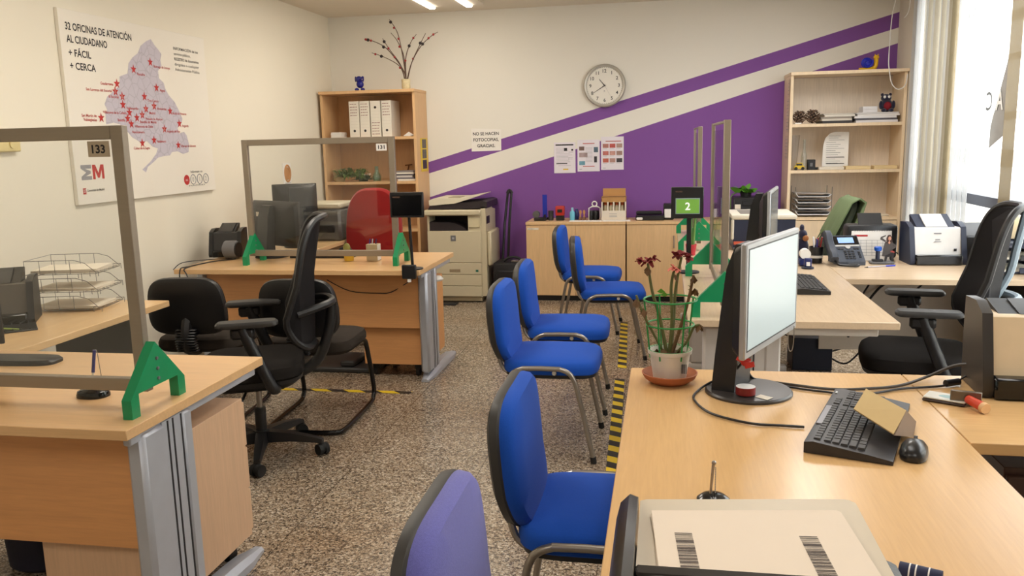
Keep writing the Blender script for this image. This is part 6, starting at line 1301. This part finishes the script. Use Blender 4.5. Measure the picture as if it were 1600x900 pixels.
# potted rose
t = T('potted_rose', 'wilted rose in a white pot with a green wire support, on the near right desk', 'plant', (0.02, 2.565, 0.731))
c = (0.02, 2.565)
P('saucer', B(t).lathe([(0.055, 0.0), (0.078, 0.016), (0.086, 0.032), (0.082, 0.033), (0.072, 0.018), (0.05, 0.008)], (*c, 0.731), 36), TERRA, t)
P('pot', B(t).lathe([(0.046, 0.010), (0.050, 0.012), (0.062, 0.092), (0.067, 0.094), (0.068, 0.106), (0.063, 0.106), (0.058, 0.085), (0.05, 0.08)], (*c, 0.731), 36), mat('pot_white', (224, 218, 206), 0.45), t)
P('soil', B(t).lathe([(0.06, 0.088), (0.04, 0.094), (0.015, 0.096)], (*c, 0.731), 24), mat('soil', (84, 56, 40), 0.95, var=0.5, scale=80, bump=1, bscale=150), t)
b = B(t)
for i in range(6): b.box(c[0]+0.035+0.0028*i, c[1]-0.0512-0.0, 0.772, c[0]+0.0365+0.0028*i, c[1]-0.0450, 0.80)
P('barcode_sticker', b, INK, t)
WG = mat('wire_green', (44, 150, 74), 0.4); b = B(t)
for z, r in ((0.835, 0.065), (0.915, 0.072), (0.992, 0.080)): b.tube([(c[0]+r*math.cos(a), c[1]+r*math.sin(a), z) for a in [2*PI*i/32 for i in range(32)]], 0.0028, 6, True)
for a in (0.5, 2.0, 3.3, 4.2, 5.3): b.tube([(c[0]+0.06*math.cos(a), c[1]+0.06*math.sin(a), 0.81), (c[0]+0.08*math.cos(a), c[1]+0.08*math.sin(a), 0.995)], 0.0028, 6)
P('wire_support', b, WG, t)
RS = mat('rose_stem', (104, 108, 62), 0.7, var=0.3, scale=40); RD = mat('rose_dry', (112, 84, 54), 0.8, var=0.35, scale=40); PE = mat('petal_red', (132, 42, 44), 0.8, var=0.6, scale=40); PK = mat('petal_pink', (214, 120, 100), 0.7, var=0.3)
zb = 0.815
stems = [[(0.012, 2.565, zb), (-0.01, 2.56, 0.93), (-0.035, 2.555, 1.02), (-0.048, 2.55, 1.105)], [(0.022, 2.57, zb), (0.030, 2.58, 0.92), (0.036, 2.585, 1.02), (0.052, 2.58, 1.12)], [(0.018, 2.56, zb), (0.026, 2.55, 0.93), (0.022, 2.55, 1.03), (0.030, 2.55, 1.085)], [(0.024, 2.56, zb), (0.055, 2.555, 0.92), (0.075, 2.55, 1.0), (0.088, 2.55, 1.07)], [(0.006, 2.56, zb), (-0.03, 2.54, 0.89), (-0.06, 2.53, 0.95), (-0.082, 2.53, 1.01)], [(0.03, 2.565, zb), (0.07, 2.56, 0.86), (0.09, 2.56, 0.905), (0.108, 2.56, 0.915)]]
for i, s_ in enumerate(stems): 
    q = P('stem', B(t).tube(s_, 0.0062 if i < 4 else 0.0042, 8, curve=6, rb=0.0038), RS if i != 3 else RD, t)
    random.seed(i+60); b = B(t)
    for k in range(6):
        f = random.uniform(0.15, 0.9)*3; j = min(int(f), 2); p = Vector(s_[j]).lerp(Vector(s_[j+1]), f-j); a = random.uniform(0, 2*PI); b.cyl(p, p+Vector((math.cos(a)*0.010, math.sin(a)*0.010, 0.003)), 0.0025, 0.0003, n=5)
    P('thorn', b, RS, q)
def bloom(p, seed, r=0.022, n=7, pink=False):
    random.seed(seed); b = B(t); p = Vector(p)
    for k in range(n):
        a = 2*PI*k/n+random.uniform(-.3, .3); e = random.uniform(-0.5, 1.35); d = Vector((math.cos(a)*math.cos(e), math.sin(a)*math.cos(e), math.sin(e))); sd = Vector((-math.sin(a), math.cos(a), 0)); up_ = d.cross(sd)
        pts = []
        for u in (0, 0.5, 1):
            for v in (-1, 0, 1):
                pts.append(tuple(p+d*(r*1.3*u)+sd*(v*r*0.6*math.sin(PI*(0.2+0.65*u)))+Vector((0, 0, -0.4*r*u*u))+up_*(0.25*r*abs(v))))
        b.raw(pts, [(0, 1, 4, 3), (1, 2, 5, 4), (3, 4, 7, 6), (4, 5, 8, 7)])
    P('petals', b, PK if pink else PE, t)
for p, sd, r, pk in (((-0.048, 2.55, 1.11), 1, 0.017, 0), ((-0.07, 2.55, 1.112), 2, 0.014, 0), ((-0.028, 2.55, 1.118), 22, 0.014, 0), ((0.05, 2.58, 1.125), 3, 0.020, 0), ((0.030, 2.55, 1.09), 4, 0.016, 1), ((0.072, 2.575, 1.118), 5, 0.016, 0), ((0.034, 2.57, 1.125), 6, 0.018, 0)): bloom(p, sd, r, 7, pk)
def dry(p, seed, l=0.04):
    random.seed(seed); b = B(t); p = Vector(p)
    for k in range(4):
        a = random.uniform(0, 2*PI); d = Vector((math.cos(a)*0.4, math.sin(a)*0.4, -0.8)); sd = Vector((-math.sin(a), math.cos(a), 0.2))*0.010
        b.raw([tuple(p), tuple(p+d*l*0.5+sd), tuple(p+d*l), tuple(p+d*l*0.5-sd), tuple(p+d*l*0.5+Vector((0.004, 0, 0.006)))], [(0, 1, 4), (1, 2, 4), (2, 3, 4), (3, 0, 4)])
    P('dry_leaf', b, RD, t)
for p, s_ in (((-0.05, 2.55, 1.095), 1), ((0.028, 2.55, 1.075), 2), ((0.09, 2.55, 1.068), 3), ((0.092, 2.55, 1.03), 4), ((-0.082, 2.53, 1.0), 5), ((-0.06, 2.53, 0.97), 6), ((0.108, 2.56, 0.918), 7), ((0.0, 2.53, 0.845), 8), ((0.05, 2.54, 0.84), 9), ((-0.02, 2.55, 0.84), 10)): dry(p, s_, 0.035)
b = B(t)
for p in ((-0.01, 2.54, 1.01), (-0.02, 2.54, 1.02)): b.raw([(p[0], p[1], p[2]), (p[0]+0.012, p[1], p[2]+0.010), (p[0]+0.024, p[1], p[2]), (p[0]+0.012, p[1], p[2]-0.006)], [(0, 1, 2, 3)])
P('fresh_leaf', b, LEAF2, t)
# monitor
SCR = mat('screen_glare', (150, 164, 166), 0.22, var=0.05, scale=3, emit=(214, 226, 226), estr=0.36)  # panel is off; pale colour and glow imitate the window's reflection
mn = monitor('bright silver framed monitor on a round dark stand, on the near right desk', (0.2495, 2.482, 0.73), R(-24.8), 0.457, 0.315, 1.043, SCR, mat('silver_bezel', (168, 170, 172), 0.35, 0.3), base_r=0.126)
P('asset_sticker', B().raw([(0.045, -0.075, 0.0132), (0.085, -0.085, 0.0128), (0.092, -0.055, 0.0128), (0.052, -0.045, 0.0132)], [(0, 1, 2, 3)]), PAPW, mn)
t = T('ribbon_tie', 'red and white ribbon tied around the foot of the bright monitor', 'ribbon', (0.235, 2.40, 0.80))
b = B(t); b.box(0.205, 2.392, 0.842, 0.245, 2.396, 0.862, rot=(0, 0.5, 0.3)); b.ell((0.232, 2.395, 0.842), (0.014, 0.008, 0.010)); b.box(0.228, 2.388, 0.83, 0.255, 2.392, 0.845, rot=(0, -0.2, 0.2)); P('ribbon', b, mat('ribbon_red', (190, 44, 34), 0.6), t)
t = T('tape_roll', 'roll of red and white tape standing on the bright monitor base', 'tape roll', (0.235, 2.415, 0.745))
P('roll', B(t).lathe([(0.028, 0.0), (0.028, 0.022), (0.012, 0.022), (0.012, 0.0)], (0.235, 2.415, 0.7455), 24), mat('roll_red', (130, 30, 30), 0.4), t); P('top', B(t).lathe([(0.0275, 0.0222), (0.0125, 0.0226)], (0.235, 2.415, 0.7455), 24), WHT, t)
t = T('keychain', 'thin chain with a loop hanging from the bright monitor edge', 'chain', (0.40, 2.55, 0.90))
P('chain', B(t).tube([(0.375, 2.60, 0.905), (0.374, 2.602, 0.86), (0.379, 2.605, 0.83), (0.388, 2.608, 0.83), (0.392, 2.61, 0.86), (0.392, 2.61, 0.905)], 0.0016, 6, curve=5), CHR, t)
keyboard('black keyboard with a wide palm rest on the near right desk', (0.502, 2.192, 0.731), R(71), 0.475, 0.148, 0.048, True)
kbd = bpy.data.objects['keyboard.002']
P('status_window', B().box(-0.10, 0.078, 0.027, 0.06, 0.094, 0.0315, 0.001), mat('grey_panel', (120, 118, 124), 0.3), kbd)
P('badge', B().box(0.185, 0.085, 0.0275, 0.20, 0.09, 0.031), ALUL, kbd)
t = T('computer_mouse', 'black computer mouse against the palm rest of the near keyboard', 'mouse', (0.58, 2.005, 0.731), R(-20))
P('shell', B().pad(superell(0.062, 0.105, 2.6, 32), [(0.95, 0), (1, 0.008), (0.93, 0.020), (0.7, 0.031), (0.35, 0.037), (0.1, 0.038)], lambda u, v, w: (u, v, w)), mat('mouse_black', (28, 28, 30), 0.28), t); P('wheel', B().cyl((-0.004, 0.032, 0.030), (0.004, 0.032, 0.030), 0.009, n=14), DGR, t)
t = T('card_stand', 'tan folded cardboard stand lying on the near keyboard', 'cardboard', (0.55, 2.15, 0.765))
A_, B_, C_, D_, E_, F_ = (0.476, 2.16, 0.792), (0.535, 2.015, 0.780), (0.530, 2.275, 0.812), (0.590, 2.120, 0.805), (0.645, 2.225, 0.742), (0.606, 2.105, 0.742)
CT = mat('card_tan2', (190, 160, 106), 0.75, var=0.05)  # one cardboard; the flaps below use darker copies of its colour as shade
b = B(t); n_ = (Vector(B_)-Vector(A_)).cross(Vector(C_)-Vector(A_)).normalized()*0.003
q = [Vector(A_), Vector(B_), Vector(D_), Vector(C_)]; b.loft([[tuple(v-n_) for v in q], [tuple(v) for v in q]]); P('panel', b, CT, t)
b = B(t); q = [Vector(D_), Vector(B_)+Vector((0.004, 0.0, -0.004)), Vector(F_), Vector(E_)]; b.loft([[tuple(v) for v in q], [tuple(v+Vector((-0.003, 0.001, -0.001))) for v in q]]); P('side_flap', b, mat('card_shade', (126, 104, 84), 0.75), t)
b = B(t); q = [Vector(C_), Vector(D_), Vector(E_)]; b.loft([[tuple(v) for v in q], [tuple(v+Vector((-0.002, -0.001, -0.002))) for v in q]]); P('end_flap', b, mat('card_half_shade', (150, 124, 96), 0.75), t)
# cables on the desk
zc_ = 0.7355
S('monitor_cable', B().tube([(0.245, 2.55, 0.80), (0.27, 2.59, 0.745), (0.315, 2.567, zc_), (0.401, 2.515, zc_), (0.469, 2.49, zc_), (0.54, 2.465, zc_), (0.62, 2.50, zc_), (0.694, 2.545, zc_), (0.81, 2.583, zc_), (0.825, 2.588, 0.742)], 0.0035, 8, curve=6), BLK, 'thin black cable running across the near right desk to a ferrite bead', 'cable')
S('power_cable', B().tube([(0.25, 2.575, 0.765), (0.279, 2.60, zc_+0.001), (0.36, 2.56, zc_+0.001), (0.487, 2.512, zc_+0.002), (0.60, 2.53, zc_+0.002), (0.70, 2.578, zc_+0.001), (0.80, 2.66, 0.745), (0.87, 2.67, 0.775), (0.915, 2.64, 0.79)], 0.0045, 8, curve=6), mat('cable_grey', (70, 64, 58), 0.5), 'thick grey cable running across the near right desk to the scanner', 'cable')
S('looped_cable', B().tube([(0.225, 2.44, 0.83), (0.19, 2.46, 0.78), (0.15, 2.52, 0.75), (0.105, 2.47, zc_), (0.088, 2.38, zc_), (0.128, 2.258, zc_), (0.223, 2.185, zc_), (0.30, 2.175, zc_), (0.36, 2.17, zc_)], 0.0035, 8, curve=6), BLK, 'black cable looping around the bright monitor base to the near keyboard', 'cable')
t = T('ferrite_bead', 'black ferrite bead on the cable beside the near scanner', 'cable bead', (0.845, 2.60, 0.742)); P('bead', B(t).cyl((0.825, 2.588, 0.7425), (0.868, 2.612, 0.7425), 0.0105, n=14), BLK, t); P('cable_tail', B(t).tube([(0.868, 2.612, 0.7425), (0.89, 2.64, 0.748), (0.93, 2.66, 0.76)], 0.003, 6, curve=4), BLK, t)
t = T('ink_pad', 'flat ink pad with a pale blue picture lid, on the near right return', 'ink pad', (0.785, 2.45, 0.731), R(-30)); P('case', B().box(-0.055, -0.035, 0, 0.055, 0.035, 0.008, 0.003), mat('pad_dark', (64, 52, 48), 0.4), t); P('lid', B().box(-0.054, -0.034, 0.0085, 0.054, 0.034, 0.013, 0.003), mat('pad_lid', (206, 200, 186), 0.3), t); P('picture', B().pad(superell(0.06, 0.03, 2.2, 20), [(1, 0.0131), (0.9, 0.0134)], lambda u, v, w: (u+0.01, v, w)), mat('pad_blue', (150, 180, 180), 0.4), t)
pedestal('added dark brown drawer unit standing in for the shaded floor under the near right return desk', 0.86, 1.28, 2.22, 2.68, '-y', wood('floor_shade_brown', (70, 46, 36), 'z', 0.4), 0.63)  # added dark unit in place of the shadowed floor below the return
t = T('hand_stamp', 'metal date stamp with a red handle and wooden tip, lying by the ink pad', 'stamp', (0.83, 2.40, 0.731))
P('plate', B(t).box(0.785, 2.408, 0.7315, 0.862, 2.42, 0.772, 0.002, rot=(0, 0, -0.25)), mat('stamp_metal', (112, 102, 90), 0.35, 0.7), t); P('handle', B(t).cyl((0.826, 2.404, 0.752), (0.846, 2.352, 0.747), 0.0115, 0.0135, n=18), mat('handle_red', (208, 66, 36), 0.35), t); P('tip', B(t).cyl((0.846, 2.352, 0.747), (0.8505, 2.340, 0.7455), 0.0145, n=18), mat('tip_wood', (226, 182, 132), 0.5), t)
doc_scanner('near scanner with a beige front and black cheeks, cut off at the right', (1.055, 2.575, 0.731), R(-3), 0.32, 0.262, mat('scanner_beige', (212, 190, 156), 0.4), mat('scanner_black', (48, 44, 42), 0.35), feed=False)
# foreground scanner with papers in its tray
t = T('document_scanner', 'black document feeder holding barcoded sheets, at the bottom right of the photo', 'scanner', (0.10, 0.85, 0.731))
rot = R(4)
P('body', B(t).box(-0.035, 0.62, 0.7312, 0.25, 0.90, 1.035, 0.02, 2), BLK, t)
rg = []
for v in (0.62, 0.80, 0.94, 0.97): rg.append([(x, v+(x+0.05)*0.06, z-(0.0 if v < 0.95 else 0.012)) for x, z in ((-0.050, 0.78), (-0.054, 0.96), (-0.053, 1.035), (-0.048, 1.056), (-0.038, 1.066), (-0.028, 1.062), (-0.026, 0.96), (-0.03, 0.78))])
P('side_cheek', B(t).loft(rg), mat('cheek_black', (36, 33, 32), 0.3), t)
P('lower_cheek', B(t).loft([[(x+0.006, v, z) for x, z in ((-0.062, 0.76), (-0.066, 0.90), (-0.055, 0.95), (-0.03, 0.95), (-0.03, 0.76))] for v in (0.6, 0.86, 0.88)]), mat('cheek_black'), t)
P('sheet_support', B(t).prism([(-0.026, 0.60), (0.228, 0.62), (0.229, 0.80), (0.2285, 0.90), (0.228, 1.000), (0.222, 1.008), (0.215, 1.010), (-0.018, 0.980), (-0.026, 0.975)], 'xy', 1.040, 1.044), mat('tray_beige', (214, 200, 176), 0.4), t)
P('front_rim', B(t).box(-0.026, 0.765, 1.0445, 0.26, 0.786, 1.062, 0.003), BLKG, t)
for i in range(4):
    u = T('barcode_sheet', 'white sheet with two barcodes lying on top in the black document feeder' if i == 3 else 'plain white sheet %s in the black document feeder' % ('at the very bottom', 'second from the bottom', 'just under the barcoded one')[i], 'paper', (0.10, 0.88, 1.0448+0.0016*i), rot+R((-1.5, 1.2, -0.6, 0)[i]), 'sheets in the black document feeder')
    P('paper', B().raw([(-0.108, -0.085, 0), (0.108, -0.085, 0), (0.108, 0.07, 0), (0.104, 0.075, 0.0), (-0.108, 0.062, 0), (-0.108, -0.085, 0.0012), (0.108, -0.085, 0.0012), (0.108, 0.07, 0.0012), (0.104, 0.075, 0.0012), (-0.108, 0.062, 0.0012)], [(5, 6, 7, 8, 9), (0, 1, 6, 5), (1, 2, 7, 6), (2, 3, 8, 7), (3, 4, 9, 8), (4, 0, 5, 9)]), mat('sheet_warm', (240, 224, 204), 0.7, var=0.02), u)
    if i == 3:
        for x0 in (-0.086, 0.047):
            random.seed(5); b = B(); y_ = 0.006
            while y_ > -0.085:
                w_ = random.choice((0.0008, 0.0008, 0.0016, 0.0025)); b.raw([(x0, y_-w_, 0.0016), (x0+0.019, y_-w_, 0.0016), (x0+0.019, y_, 0.0016), (x0, y_, 0.0016)], [(0, 1, 2, 3)]); y_ -= w_+random.choice((0.0008, 0.0016, 0.0022))
            P('barcode', b, mat('barcode_ink', (84, 72, 66), 0.7), u)
t = T('pen_stand', 'counter pen stand with a silver ball chain behind the barcoded sheets', 'pen stand', (0.105, 1.69, 0.731))
P('base', B(t).lathe([(0.034, 0), (0.034, 0.006), (0.024, 0.014), (0.008, 0.018)], (0.105, 1.69, 0.731), 28), BLKG, t); P('pen', B(t).cyl((0.099, 1.69, 0.745), (0.104, 1.69, 0.812), 0.0028, 0.0034, n=10), CHR, t); P('pen_top', B(t).ell((0.105, 1.69, 0.816), 0.005), CHR, t)
b = B(t)
for i in range(16): b.ell((0.1085, 1.687, 0.752+0.0036*i), 0.0015, 8, 5)
P('ball_chain', b, CHR, t)
t = T('lanyard', 'rolled navy lanyard with white stripes at the bottom right of the photo', 'lanyard', (0.425, 1.40, 0.731))
P('roll', B(t).cyl((0.395, 1.405, 0.749), (0.455, 1.38, 0.749), 0.0175, n=22), mat('lanyard_navy', (26, 30, 66), 0.7), t)
b = B(t)
for k in (0.25, 0.4, 0.7): p = Vector((0.395, 1.405, 0.749)).lerp(Vector((0.455, 1.38, 0.749)), k); d = Vector((0.06, -0.025, 0)).normalized()*0.0012; b.cyl(p-d, p+d, 0.0178, n=22)
P('stripe', b, PAP, t)
